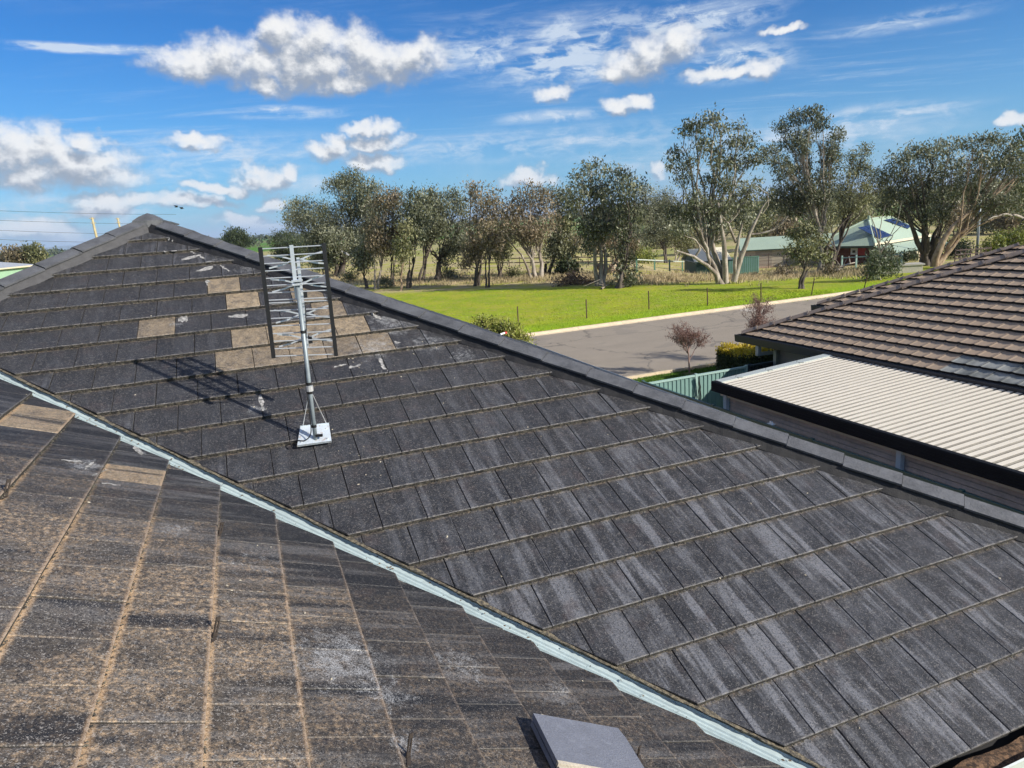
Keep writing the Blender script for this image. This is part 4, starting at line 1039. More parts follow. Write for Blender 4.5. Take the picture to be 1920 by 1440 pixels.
hip_line(WO, .378, int(wrun/.262*nhl/.378)-0, .02, nh, nside, parent=nb, mats=(M_NCAP,), lift=.055, hw=.10, drop=.055, collar=.035)
hip_line(W(WD+wrun, WS+wrun, NZ+wrun*NT_), .378, 6, 0, D, SP, parent=nb, mats=(M_NCAP,), lift=.06, hw=.10, drop=.055, collar=.035)
# gutters, soffit, walls
M_NG = simple('dark_gutter', (.030, .031, .038), .45, .1, 3, spec=.4); M_NWALL = simple('grey_render', (.30, .29, .275), .85, .06, 2.2, bmp=.15, dirt=(.24, .22, .2, .4))
def eaves(a, e, out, parent=nb):
    bb = MB(); bb.extrude([(0, .0), (0, -.17), (.105, -.17), (.12, -.04), (.12, .0), (.11, .0), (.10, -.05), (.02, -.06)], a, e, out, Z); bb.build('gutter', M_NG, parent)
eaves(W(ND+.03, NS-.12, NZ-.035), W(ND+.03, 3, NZ-.035), -D); eaves(W(ND-.08, NS+.03, NZ-.037), W(ND+5, NS+.03, NZ-.037), -SP)
eaves(W(WD+.03, WS-.12, NZ-.035), W(WD+.03, WS+2.4, NZ-.035), -D); eaves(W(WD-.08, WS+.03, NZ-.037), W(WD+14, WS+.03, NZ-.037), -SP)
b = MB(); wz = NZ-.2
b.box(W(ND+.50, NS+.62, -H), D*.11, SP*16, Z*(wz+H)); b.box(W(ND+.61, NS+.62, -H), D*5, SP*.11, Z*(wz+H)); b.box(W(WD+.5, WS+.5, -H), D*.11, SP*2.6, Z*(wz+H)); b.box(W(WD+.61, WS+.5, -H), D*13, SP*.11, Z*(wz+H))
b.build('wall', M_NWALL, nb)
b = MB(); b.box(W(ND+.02, NS+.04, wz), D*.6, SP*16, Z*.02); b.box(W(ND+.62, NS+.04, wz), D*5, SP*.58, Z*.02); b.box(W(WD+.02, WS+.04, wz), D*14, SP*.6, Z*.02); b.build('soffit', simple('grey_soffit', (.20, .20, .20), .8, .05), nb)
M_PIPE = simple('downpipe_grey', (.30, .34, .35), .4, .05)
g0 = W(ND+.03, NS+.62, NZ-.17); w0 = W(ND+.36, NS+.70, NZ-.42)
MB().box(g0-D*.09-SP*.04, D*.09, SP*.09, -Z*.20).box(g0-D*.09-SP*.04-Z*.20, w0-g0+D*.05+Z*.25, SP*.07, -Z*.07).box(W(ND+.38, NS+.66, NZ-.37), D*.10, SP*.09, -Z*2.0).build('downpipe', M_PIPE, nb)

# ------------------------------------------------------------------ carport
cp = thing('carport', 'lean-to carport with cream ribbed metal roof and black fascia', 'carport', W(9.3, -7.5, -H))
CDn, CDf, CZn, CZf = 7.98, 10.66, -3.24, -3.085; CS0, CS1 = -10.55, 3.0
slp = (CZf-CZn)/(CDf-CDn)
M_CR = simple('cream_sheet', (.80, .735, .60), .45, .03, 1.5, spec=.35, dirt=(.52, .49, .42, .35)); M_FLASH = simple('pale_flashing', (.44, .48, .45), .4, .05)
M_CRG = simple('groove_tone', (.17, .16, .135), .7, .25, 2.5)  # darker tone over the groove sides and floors
SHW = .762
rib = .127
ns_ = int((CS1-CS0-.1)/SHW)
for i in range(ns_):
    s0 = CS0+.13+i*SHW; prof = []; nr = 6
    for j in range(nr):
        x = j*rib; prof += [(x, .0), (x+.008, -.018), (x+.044, -.018), (x+.050, .0)]
    prof.append((nr*rib+.0005, 0)); m_ = len(prof)
    V = [W(CDn+.02, s0+x, CZn+.02*slp+z_+.026) for x, z_ in prof]+[W(CDf, s0+x, CZf+z_+.026) for x, z_ in prof]
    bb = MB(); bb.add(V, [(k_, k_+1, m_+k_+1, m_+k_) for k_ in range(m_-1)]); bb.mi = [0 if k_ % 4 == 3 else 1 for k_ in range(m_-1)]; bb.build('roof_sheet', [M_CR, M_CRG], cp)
    for j in range(nr):                      # open sheet end by the gutter
        x = j*rib; ee = MB(); ee.add([W(CDf, s0+x+.050, CZf+.026), W(CDf, s0+x+rib, CZf+.026), W(CDf+.03, s0+x+rib, CZf+.026), W(CDf+.13, s0+x+.050, CZf+.022)], [(0, 1, 2, 3)]); ee.build('sheet_end', M_CR, cp)
# barge flashing along the street end
bb = MB(); bb.add([W(CDn, CS0-.02, CZn+.045), W(CDf, CS0-.02, CZf+.045), W(CDf, CS0+.17, CZf+.045), W(CDn, CS0+.17, CZn+.045), W(CDn, CS0-.02, CZn-.12), W(CDf, CS0-.02, CZf-.12), W(CDf, CS0+.17, CZf+.02), W(CDn, CS0+.17, CZn+.02)], [(0, 3, 2, 1), (0, 1, 5, 4), (3, 7, 6, 2)]); bb.build('end_flashing', M_FLASH, cp)
# black fascia gutter with horizontal ribs
M_FA = simple('black_fascia', (.012, .014, .018), .8, .1, 4, spec=.08)
bb = MB(); prof = [(.0, .036), (-.075, .036), (-.085, .012), (-.085, -.025), (-.078, -.030), (-.085, -.040), (-.085, -.065), (-.078, -.070), (-.085, -.080), (-.085, -.105), (-.078, -.110), (-.085, -.120), (-.085, -.150), (-.075, -.155), (.0, -.155)]
bb.extrude(prof, W(CDn, CS0-.03, CZn), W(CDn, CS1, CZn), D, Z); bb.build('fascia', M_FA, cp)
M_BEAM = simple('beam_white', (.62, .60, .54), .6, .06, 4); M_POST = simple('post_white', (.60, .68, .72), .4, .05, 4)
MB().box(W(CDn+.03, CS0+.1, CZn-.235), D*.05, SP*(CS1-CS0-.1), Z*.08).build('beam', M_BEAM, cp)
for sv in (CS0+.22, -6.62, -3.2):
    MB().box(W(CDn+.0, sv, -H), D*.075, SP*.075, Z*(H+CZn-.155)).build('post', M_POST, cp)
# wall slats behind the posts (horizontal cladding in the shade)
M_SL = simple('slat_brown', (.62, .48, .38), .55, .18, 2, dirt=(.36, .34, .36, .6)); 
for j in range(9):
    z_ = CZn-.25-j*.075; MB().add([W(CDn+.09, CS0+.30, z_), W(CDn+.09, CS1, z_), W(CDn+.075, CS1, z_-.062), W(CDn+.075, CS0+.30, z_-.062), W(CDn+.095, CS0+.30, z_-.075), W(CDn+.095, CS1, z_-.075)], [(0, 3, 2, 1), (3, 4, 5, 2)]).build('slat', M_SL, cp)
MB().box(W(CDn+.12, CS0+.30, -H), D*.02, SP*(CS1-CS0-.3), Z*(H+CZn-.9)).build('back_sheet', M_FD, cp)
# small wire hooks on the flashing
for q_ in (.14, .40, .68):
    c = W(CDn+(CDf-CDn)*q_, CS0+.10, CZn+(CZf-CZn)*q_+.05); MB().tube([c, c+Z*.05+SP*.01], .004, 5).tube([c+SP*.04+Z*.0, c+SP*.14+D*.05+Z*.012], .004, 5).build('wire_hook', M_BATTEN, cp)
# fence bracket plates lit on the side fence
for px, py in ((1455, 801),):
    d_, s_ = DS(px, py, FT); c = W(7.66, s_, FT+.07); t_ = thing('bracket', 'small white metal plate sitting on top of the long dark green fence', 'bracket', c); MB().box(c-SP*.06-D*.03, SP*.12, D*.07, Z*.012).build('plate', M_POST, t_); MB().box(c-SP*.03-D*.01, SP*.05, D*.03, Z*.04).build('lug', M_POST, t_)

# ================================================================== AIR
hz_m = bpy.data.materials.new('haze_air'); hz_m.use_nodes = True; ht = NT(hz_m.node_tree); ht.n.clear()
hv = ht.node('ShaderNodeVolumePrincipled', {'Color': (.58, .76, 1.0, 1), 'Density': 8.5e-5}); ho_ = ht.node('ShaderNodeOutputMaterial', {'Volume': hv.outputs[0]})
b = MB(); HS = max(abs(xs).max(), abs(ys).max())+500; b.box((-HS, -HS, -3.9), (2*HS, 0, 0), (0, 2*HS, 0), (0, 0, 300)); hz_o = b.build('haze', hz_m); hz_o['kind'] = 'stuff'
#@@VEG@@
# ================================================================== VEGETATION
M_LEAF_G = leaf_material('gum_leaf_grey', (0.061, 0.07, 0.037), (0.174, 0.186, 0.105), (0.392, 0.402, 0.296))
M_LEAF_B = leaf_material('gum_leaf_brown', (0.073, 0.063, 0.038), (0.213, 0.178, 0.104), (0.417, 0.324, 0.221))
M_LEAF_O = leaf_material('gum_leaf_olive', (0.063, 0.074, 0.028), (0.201, 0.202, 0.086), (0.404, 0.395, 0.215))
M_LEAF_D = leaf_material('dark_leaf', (.022, .034, .014), (.045, .065, .026), (.09, .115, .05))
M_LEAF_S = leaf_material('sage_leaf', (0.077, 0.096, 0.051), (0.154, 0.179, 0.102), (0.243, 0.256, 0.166))
M_LEAF_Y = leaf_material('yellow_green_leaf', (.09, .12, .015), (.22, .25, .04), (.36, .36, .10))
M_LEAF_DRY = leaf_material('dry_leaf', (.12, .075, .045), (.24, .16, .10), (.36, .26, .19))
M_BARK_P = bark_material('pale_bark', (.20, .165, .13), (.42, .37, .31)); M_BARK_D = bark_material('dark_bark', (.055, .043, .034), (.13, .105, .085)); M_BARK_T = bark_material('tan_bark', (.22, .15, .10), (.40, .30, .21))

def leaves_np(centres, tints, n, spread, size, r, droop=.5, stretch=1.0, wid=.36):
    """n leaf quads round every centre"""
    K = len(centres); c = np.repeat(centres, n, 0); tt = np.repeat(tints, n)
    off = r.normal(0, 1, (K*n, 3))*spread; c = c+off; N = K*n
    a = r.normal(0, 1, (N, 3)); a[:, 2] -= droop*2.2; a /= np.linalg.norm(a, axis=1)[:, None]
    b = r.normal(0, 1, (N, 3)); b -= a*(a*b).sum(1)[:, None]; b /= np.linalg.norm(b, axis=1)[:, None]
    L = size*r.uniform(.6, 1.3, N)[:, None]; Wd = L*wid*r.uniform(.7, 1.3, N)[:, None]
    V = np.stack([c-a*L*.5, c-b*Wd*.5+a*L*.05, c+a*L*.5, c+b*Wd*.5+a*L*.05], 1).reshape(-1, 3)
    Fq = np.arange(4*N).reshape(-1, 4); t = np.clip(tt+r.normal(0, .16, N), 0, 1)
    return V, Fq, t
def crown_obj(name, parts, mat, parent, origin):
    V = np.concatenate([p[0] for p in parts])-origin; n0 = 0; Fs = []
    for p in parts: Fs.append(p[1]+n0); n0 += len(p[0])
    me = fast_mesh(name, V, np.concatenate(Fs), 4); at = me.attributes.new('tint', 'FLOAT', 'FACE'); at.data.foreach_set('value', np.concatenate([p[2] for p in parts]).astype(np.float32))
    return link(name, me, parent, mat)
def tubes_obj(name, tubes, mat, parent, origin):
    V = []; Fs = []; n0 = 0
    for v, f in tubes: V.append(v); Fs.append(f+n0); n0 += len(v)
    return link(name, fast_mesh(name, np.concatenate(V)-origin, np.concatenate(Fs), 4, True), parent, mat)
def bez(a, m_, e, n=6):
    t = np.linspace(0, 1, n)[:, None]; return (1-t)**2*a+2*t*(1-t)*m_+t*t*e
def wob(P, amp, r):
    Q = P.copy(); n = len(P); Q[1:-1] += r.normal(0, amp, (n-2, 3)); return Q
TREES = 'gum trees in a row across the road'
def gum(label, base, lobes, leaf=M_LEAF_G, bark=M_BARK_P, seed=0, stems=3, r0=.17, fork=.30, depth=None, dens=1.0, lsize=.30, name='gum_tree', group=TREES, tint=.45, extra=(), dspread=1.0, cat='tree', spreadk=1.0, leafn=15, lean=None):
    r = np.random.default_rng(seed+100)
    if group == TREES and lsize > .27: leafn = int(leafn*(lsize/.27)**1.7*.9); spk = lsize/.27; lsize = .27
    else: spk = 1.0
    B = ground_at(*base) if depth is None else None
    if depth is not None:
        d = ray(*base); t = depth/d[1]; B = d*t+np.array([0, 0, H]); B[2] = gz(B[0], B[1])+H
    y = B[1]; sc_ = np.linalg.norm(np.array([B[0], B[1]]))/F; t_ = thing(name, label, cat, B, group)
    L = []
    if group == TREES and seed not in (22, 24, 25, 27) and seed < 30:
        mx = np.mean([l[0] for l in lobes]); my = max(l[1]+l[3]*.3 for l in lobes); sx_ = max(10, np.std([l[0] for l in lobes])); lobes = list(lobes)+[(mx+r.uniform(-1.1, 1.1)*sx_, my+r.uniform(-26, 2), 13+sx_*.18, 9+sx_*.12) for _ in range(4 if seed > 21 else 3)]+[(l[0]+r.uniform(-10, 10), l[1]+r.uniform(14, 30), l[2]*.7, l[3]*.75) for l in lobes[2::3]]
    for (cx, cy, rx, ry) in lobes:
        dy = r.uniform(-.55, .55)*max(rx, ry)*2.0*sc_*dspread; c = at_depth(cx, cy, y+dy); L.append((c, rx*sc_, ry*sc_))
    cen = np.mean([l[0] for l in L], 0); low = min(l[0][2] for l in L)
    tubes = []; parts = []
    # main stems
    forks = []
    for s in range(stems):
        a = 2*math.pi*s/stems+r.uniform(0, 1); k = L[int(r.integers(len(L)))][0]
        fz = B[2]+(cen[2]-B[2])*(fork+r.uniform(-.05, .10)); hor = (k-cen)*np.array([1, 1, 0])*.30
        f = np.array([B[0]+(cen[0]-B[0])*.35, B[1]+(cen[1]-B[1])*.35, fz])+hor+np.array([math.cos(a), math.sin(a), 0])*r0*(1.5 if stems > 1 else 0)
        st = B+np.array([math.cos(a), math.sin(a), 0])*r0*(.9 if stems > 1 else 0)
        mid = st*.5+f*.5+np.array([r.normal(0, .15), r.normal(0, .15), 0])
        P = wob(bez(st-Z*.1, mid, f, 6), r0*.15, r); rr_ = r0*(1 if stems == 1 else .72)
        tubes.append(tube_np(P, np.linspace(rr_*1.25, rr_*.78, 6)*np.array([1.25, 1, 1, 1, 1, 1]), 8)); forks.append((f, rr_*.78))
    for (c, rx, rz) in L:
        f, fr = forks[int(np.argmin([np.linalg.norm((g_[0]-c)[:2])+r.uniform(0, .8) for g_ in forks]))]
        ln_ = np.linalg.norm(c-f); mid = f+(c-f)*.5+np.array([r.normal(0, .08), r.normal(0, .08), -.02])*ln_+(np.array([c[0], c[1], f[2]])-c)*np.array([0, 0, 0])
        mid[2] = f[2]+(c[2]-f[2])*r.uniform(.45, .68)
        P = wob(bez(f, mid, c, 8), .03*ln_*.5, r); br = max(.025, min(fr*.7, .011*ln_+.022*rx)); tubes.append(tube_np(P, np.linspace(br, .02, 8), 6))
        nc = max(5, int(max(dens, .85)*36*(rx*rz)**.80)) if lsize > .2 or dens < 3 else max(5, int(dens*30*(rx*rz)**.80))
        u = r.normal(0, 1, (nc, 3)); u /= np.linalg.norm(u, axis=1)[:, None]; rad = r.uniform(.25, 1, nc)**.45*r.uniform(.8, 1.12, nc)
        cl = c+u*rad[:, None]*np.array([rx, rx*.9, rz]); cl += r.normal(0, .06, cl.shape)
        base_t = tint+r.normal(0, .13); tn = base_t+r.normal(0, .22, nc)
        sp = np.array([.30, .30, .26])*spreadk*spk*(lsize/.30)
        parts.append(leaves_np(cl, tn, leafn, sp, lsize, r))
        for q_ in range(0, nc, 2):
            e = cl[q_]; s0 = P[int(r.integers(4, 8))]; tubes.append(tube_np(bez(s0, (s0+e)/2+r.normal(0, .10, 3), e, 4), np.linspace(.018, .007, 4), 3))
    for (x0, y0, x1, y1, x2, y2, ra, rb) in extra:     # particular visible limbs
        a, m_, e = (at_depth(px, py, y+o) for px, py, o in ((x0, y0, -.1), (x1, y1, -.5), (x2, y2, -.8)))
        tubes.append(tube_np(wob(bez(a, 2*m_-.5*(a+e), e, 9), .04, r), np.linspace(ra, rb, 9), 8))
    tubes_obj('trunk', tubes, bark, t_, B); crown_obj('crown', parts, leaf, t_, B)
    return t_

gum('leftmost tall gum rising above the antenna with a high forked top', (636, 520), [(570,395,34,25),(555,415,22,18),(600,418,30,32),(632,350,24,15),(655,340,24,12),(668,378,26,28),(640,410,36,32),(690,362,22,24),(700,400,22,28),(650,450,40,26),(608,462,26,24),(690,440,24,26),(660,330,14,8)], bark=M_BARK_D, seed=1, stems=3, r0=.42, fork=.22, lsize=.42, leafn=17, dens=.62, tint=.40)
gum('small dark bushy tree just left of the tallest left gum, low over the roof hip', (540, 505), [(535,450,24,20),(525,466,18,18),(550,464,20,18),(538,482,24,18)], leaf=M_LEAF_D, bark=M_BARK_D, seed=2, stems=2, lsize=.36, name='bushy_tree', dens=.8)
gum('grey-green weeping bush tree directly behind the antenna top', (612, 522), [(600,440,26,12),(585,455,20,16),(610,466,28,22),(626,488,24,20),(600,488,22,20)], leaf=M_LEAF_S, bark=M_BARK_D, seed=3, stems=2, name='bushy_tree', lsize=.34, dens=.7)
gum('slender dark-stemmed gum with a low brownish crown, first right of the big left gum', (687, 540), [(680,468,20,24),(672,492,14,16),(692,440,18,20)], leaf=M_LEAF_G, bark=M_BARK_D, seed=4, stems=1, r0=.16, lsize=.34)
gum('slender gum with a white lower trunk and a crooked side branch', (706, 542), [(715,392,20,24),(727,372,16,18),(705,430,22,24),(712,462,18,18)], leaf=M_LEAF_B, bark=M_BARK_P, seed=5, stems=2, r0=.15, lsize=.34, tint=.4)
gum('thin gum between two slender trunks, its reddish top level with its neighbours', (736, 537), [(745,385,18,20),(740,415,22,22),(733,450,18,20),(740,368,12,12)], leaf=M_LEAF_B, bark=M_BARK_D, seed=6, stems=2, r0=.13, lsize=.34)
gum('very thin pale sapling gum leaning slightly left at the edge of the mown grass', (751, 545), [(757,455,15,20),(762,430,14,14),(750,478,10,12)], leaf=M_LEAF_O, bark=M_BARK_T, seed=7, stems=1, r0=.10, lsize=.30)
gum('clump of several dark thin stems under one rounded crown', (765, 540), [(775,375,20,18),(765,400,22,20),(792,382,20,20),(775,440,18,20),(785,412,18,18)], leaf=M_LEAF_G, bark=M_BARK_D, seed=8, stems=4, r0=.16, fork=.25, lsize=.34)
gum('gum with a wide flat-topped crown and a short dark trunk', (789, 531), [(810,373,24,14),(828,390,22,18),(800,400,26,22),(820,425,22,20),(792,440,18,18),(808,360,14,8)], leaf=M_LEAF_G, bark=M_BARK_D, seed=9, stems=2, r0=.19, lsize=.36)
gum('gum on a thick dark stump-like trunk with one bare bleached limb', (820, 526), [(850,366,14,16),(860,384,12,18),(868,405,10,24),(835,408,18,22),(852,440,18,22),(838,468,20,16)], leaf=M_LEAF_G, bark=M_BARK_D, seed=10, stems=1, r0=.30, fork=.32, lsize=.34, extra=((822, 485, 806, 470, 797, 440, .11, .03), (822, 488, 812, 472, 796, 470, .12, .06)))
gum('red-brown topped gum on a dark forked trunk at the edge of the tree shadow', (894, 536), [(885,355,12,14),(893,376,16,20),(906,400,15,22),(890,430,20,24),(900,465,22,20),(880,482,14,18)], leaf=M_LEAF_B, bark=M_BARK_D, seed=11, stems=3, r0=.20, lsize=.32, tint=.6)
gum('thin-trunked rusty gum immediately right of the red-brown topped gum', (914, 539), [(922,370,14,16),(930,395,16,20),(915,430,16,20),(927,460,16,16)], leaf=M_LEAF_B, bark=M_BARK_D, seed=12, stems=2, r0=.11, lsize=.30, tint=.5)
gum('low gum with several stems standing behind the rusty gums', (936, 520), [(942,470,18,18),(932,440,15,16),(948,445,12,14)], leaf=M_LEAF_O, bark=M_BARK_D, seed=13, stems=4, r0=.14, lsize=.32)
gum('broad pale gum with two white trunks leaning left', (1008, 521), [(975,375,20,14),(1000,358,20,14),(960,400,22,20),(990,398,26,22),(1020,382,20,22),(1000,430,26,20),(970,440,18,18),(1030,418,18,18),(940,402,14,14)], leaf=M_LEAF_B, bark=M_BARK_P, seed=14, stems=2, r0=.26, fork=.35, lsize=.32, tint=.45, extra=((1003, 478, 975, 445, 955, 430, .12, .03), (995, 522, 983, 490, 950, 440, .17, .03), (1008, 470, 1000, 430, 985, 395, .11, .03)))
gum('dark dense gum just right of the two white leaning trunks', (1026, 514), [(1040,368,18,18),(1052,398,18,24),(1045,438,20,22),(1034,474,18,18),(1060,365,14,14)], leaf=M_LEAF_G, bark=M_BARK_D, seed=15, stems=2, r0=.22, lsize=.34, tint=.3)
gum('narrow gum with a straight dark trunk above the dark green bush', (1047, 513), [(1062,430,15,22),(1060,468,15,18),(1068,398,12,16)], leaf=M_LEAF_O, bark=M_BARK_D, seed=16, stems=1, r0=.20, lsize=.32)
gum('tall many-stemmed gum with domed double top in the middle of the row', (1124, 536), [(1110,312,22,11),(1092,335,20,16),(1125,342,26,20),(1150,320,18,12),(1168,335,18,14),(1083,368,20,22),(1115,372,26,24),(1150,368,24,24),(1098,410,24,24),(1135,410,26,26),(1166,400,20,22),(1110,440,22,18)], leaf=M_LEAF_G, bark=M_BARK_P, seed=17, stems=4, r0=.20, fork=.42, lsize=.30, tint=.42)
gum('dark leaning gum in front of the flared old trunk, foliage down to the grass', (1161, 540), [(1175,350,16,16),(1195,352,14,12),(1180,380,20,20),(1172,430,20,22),(1160,470,18,20),(1165,505,16,16),(1190,400,14,16)], leaf=M_LEAF_G, bark=M_BARK_D, seed=18, stems=3, r0=.20, lsize=.28, tint=.3)
gum('old gum with a broad flared reddish trunk base behind the leaning dark gum', (1148, 511), [(1140,452,26,22),(1115,456,20,20),(1178,455,18,18),(1150,425,22,18)], leaf=M_LEAF_B, bark=M_BARK_T, seed=19, stems=3, r0=.55, fork=.30, lsize=.34)
gum('farther gum whose crown dips low between the middle gum and the tallest spreading gum', (1249, 494), [(1210,358,20,13),(1225,384,22,16),(1250,372,15,18),(1205,400,18,18),(1240,408,22,18),(1264,398,13,16),(1225,440,22,14)], leaf=M_LEAF_G, bark=M_BARK_D, seed=20, stems=2, r0=.20, lsize=.40, leafn=13)
gum('farther low gum with a pale trunk standing by the white paddock rails', (1266, 492), [(1278,430,20,13),(1255,446,20,13),(1290,452,20,12)], leaf=M_LEAF_O, bark=M_BARK_P, seed=21, stems=2, r0=.18, lsize=.36)
gum('tallest spreading gum with three pale trunks and open airy top', (1359, 532), [(1285,243,16,9),(1308,233,18,11),(1335,222,13,13),(1354,241,14,10),(1387,234,8,8),(1396,268,20,14),(1374,268,14,10),(1318,268,18,14),(1345,282,16,11),(1268,290,14,11),(1288,302,13,11),(1258,308,8,9),(1285,330,16,12),(1350,308,20,14),(1385,306,19,15),(1412,298,13,11),(1367,345,24,17),(1330,338,16,12),(1308,372,22,16),(1346,388,26,19),(1385,380,24,19),(1298,402,20,17),(1268,396,18,14),(1405,350,18,18),(1340,424,22,14),(1400,414,18,14),(1278,430,22,11)], leaf=M_LEAF_G, bark=M_BARK_P, seed=22, stems=2, r0=.27, fork=.30, lsize=.25, dens=1.35, leafn=17, tint=.36, dspread=.8,
    extra=((1376, 528, 1405, 440, 1440, 375, .22, .035), (1348, 536, 1326, 498, 1268, 470, .20, .06), (1360, 530, 1358, 470, 1346, 380, .25, .09), (1378, 525, 1381, 470, 1392, 420, .16, .06), (1330, 500, 1322, 455, 1300, 405, .13, .04), (1300, 485, 1310, 458, 1280, 440, .09, .03), (1410, 440, 1450, 430, 1478, 405, .09, .03), (1380, 455, 1350, 400, 1322, 400, .10, .03), (1430, 400, 1440, 370, 1412, 345, .06, .02)))
gum('tall gum with a high narrow leaning top, right of the tallest spreading gum', (1540, 508), [(1470,238,16,13),(1500,218,20,14),(1525,212,15,10),(1542,232,10,12),(1480,268,20,17),(1506,258,16,17),(1445,290,18,16),(1466,312,20,19),(1556,275,16,18),(1570,252,10,13),(1560,302,18,18),(1545,332,20,18),(1500,310,20,20),(1475,346,22,20),(1512,350,20,20),(1490,388,24,20),(1455,376,16,18)], leaf=M_LEAF_G, bark=M_BARK_P, seed=23, stems=2, r0=.26, fork=.40, lsize=.27, dens=1.25, leafn=16, tint=.36, dspread=.8, extra=((1541, 505, 1535, 430, 1512, 330, .26, .08), (1520, 345, 1512, 300, 1520, 225, .09, .03)))
gum('leaning gum partly hiding the green house roof, dark limb sweeping right', (1556, 501), [(1600,292,12,9),(1622,284,13,10),(1610,310,20,14),(1590,332,18,16),(1626,332,18,18),(1575,362,20,18),(1612,364,24,20),(1560,395,24,18),(1596,392,20,14),(1540,420,24,15),(1652,350,16,18),(1520,440,20,15)], leaf=M_LEAF_O, bark=M_BARK_D, seed=24, stems=2, r0=.26, fork=.25, lsize=.28, dens=1.1, tint=.4, extra=((1548, 480, 1562, 440, 1600, 400, .20, .07), (1590, 415, 1610, 380, 1640, 340, .09, .03)))
gum('small round-topped young gum standing alone on the mown grass', (1502, 541), [(1495,440,18,14),(1515,430,15,13),(1534,450,13,13),(1488,470,16,12),(1515,470,20,14),(1540,480,12,11),(1502,490,12,7)], leaf=M_LEAF_O, bark=M_BARK_D, seed=25, stems=4, r0=.12, fork=.45, lsize=.20, dens=1.8, leafn=20, tint=.35)
gum('sapling with leafy skirt and long bare upright stems beside a concrete block', (1650, 524), [(1640,482,11,10),(1660,476,12,12),(1645,500,17,12),(1664,505,15,12),(1633,514,11,7),(1676,492,9,12)], leaf=M_LEAF_S, bark=M_BARK_P, seed=26, stems=1, r0=.09, fork=.3, lsize=.22, dens=2.2, leafn=20, tint=.35, name='sapling', group=None, extra=((1648, 480, 1645, 440, 1624, 390, .05, .015), (1648, 470, 1650, 430, 1660, 385, .045, .012), (1650, 476, 1672, 445, 1692, 422, .05, .015), (1646, 455, 1636, 430, 1636, 395, .03, .01), (1658, 455, 1680, 420, 1690, 380, .03, .01)))
gum('huge many-trunked gum at the right, trunks fanning from one base', (1740, 498), [(1690,302,22,16),(1720,284,20,12),(1750,288,22,14),(1780,272,18,12),(1700,332,24,20),(1740,330,26,22),(1785,315,24,20),(1720,370,28,20),(1768,372,26,20),(1680,366,18,18),(1700,402,22,14),(1748,404,24,13),(1800,352,18,18),(1655,330,16,16),(1660,385,16,16)], leaf=M_LEAF_G, bark=M_BARK_D, seed=27, stems=4, r0=.42, fork=.30, lsize=.28, dens=1.25, leafn=16, tint=.36, extra=((1742, 500, 1716, 440, 1700, 395, .30, .08), (1738, 495, 1732, 450, 1730, 400, .24, .08), (1745, 498, 1752, 440, 1790, 380, .26, .07)))
gum('gum with orange-pink limbs leaning far right beside the huge many-trunked gum', (1752, 500), [(1830,268,24,10),(1865,262,20,10),(1895,274,18,12),(1840,305,26,18),(1880,310,24,18),(1910,302,16,20),(1850,345,26,16),(1895,350,24,16),(1820,338,20,16),(1915,385,14,14),(1873,388,16,9)], leaf=M_LEAF_G, bark=M_BARK_T, seed=28, stems=2, r0=.22, fork=.25, lsize=.28, dens=1.25, leafn=16, tint=.42, extra=((1752, 500, 1775, 440, 1822, 395, .34, .10), (1775, 470, 1795, 440, 1815, 430, .22, .07), (1790, 420, 1850, 380, 1905, 330, .14, .04), (1795, 425, 1860, 365, 1890, 330, .10, .03)))
gum('gum mostly outside the right edge with a bleached horizontal limb', (1955, 492), [(1925,262,14,14),(1950,300,30,26),(1940,350,22,20),(1970,380,30,24),(1930,425,12,10)], leaf=M_LEAF_O, bark=M_BARK_P, seed=29, stems=2, r0=.34, lsize=.28, dens=1.1, extra=((1950, 470, 1935, 430, 1918, 412, .16, .12), (1920, 412, 1888, 402, 1853, 412, .12, .04), (1885, 404, 1890, 398, 1897, 386, .06, .03)))
# trees in the paddock behind
BG = 'smaller trees in the paddock behind the gum row'
bgs = [(575,478,180),(700,472,150),(880,468,140),(940,464,150),(1070,470,120),(1185,466,120),(1235,470,150),(1300,468,125),(1335,462,150),(1430,452,125),(1470,450,118),(1530,446,120),(1600,425,135),(1790,425,120),(1840,430,125),(1870,425,135),(1900,430,120)]
lab_bg = ['dusky paddock tree seen left of the tallest left gum', 'low paddock tree glimpsed behind the slender pale gum', 'distant paddock tree seen between the bleached-limb gum and the rusty gum', 'distant paddock tree right of the rusty gums', 'rounded paddock tree behind the dark green bush', 'paddock tree behind the yellow-green wattle', 'paddock tree above the white rails', 'paddock tree left of the cream-roofed hut', 'olive paddock tree above the cream-roofed hut', 'dense olive tree behind the cream machinery shed roof', 'dark tree over the machinery shed, right of the olive one', 'tree rising behind the left end of the green house roof', 'tree behind the ridge of the green house', 'greyish bare-looking tree left of the street lamp pole', 'leafless grey tree right of the street lamp pole', 'brown twiggy tree behind the yellow-green hedge', 'dark twiggy tree at the right border behind the hedge']
for i, (px, py, dp) in enumerate(bgs):
    r = np.random.default_rng(i+500); h_ = 26 if px < 1300 else 34
    gum(lab_bg[i], (px, py+25), [(px-16+r.uniform(-4, 4), py-h_*.5, 15, 12), (px+12+r.uniform(-4, 4), py-h_*.6, 15, 13), (px, py-h_, 14, 11), (px-4, py-h_*.15, 18, 10)], leaf=[M_LEAF_O, M_LEAF_B, M_LEAF_G][i % 3], bark=M_BARK_D, seed=60+i, stems=2, r0=.2, depth=dp, lsize=.60, leafn=8, dens=.34, name='paddock_tree', group=BG)
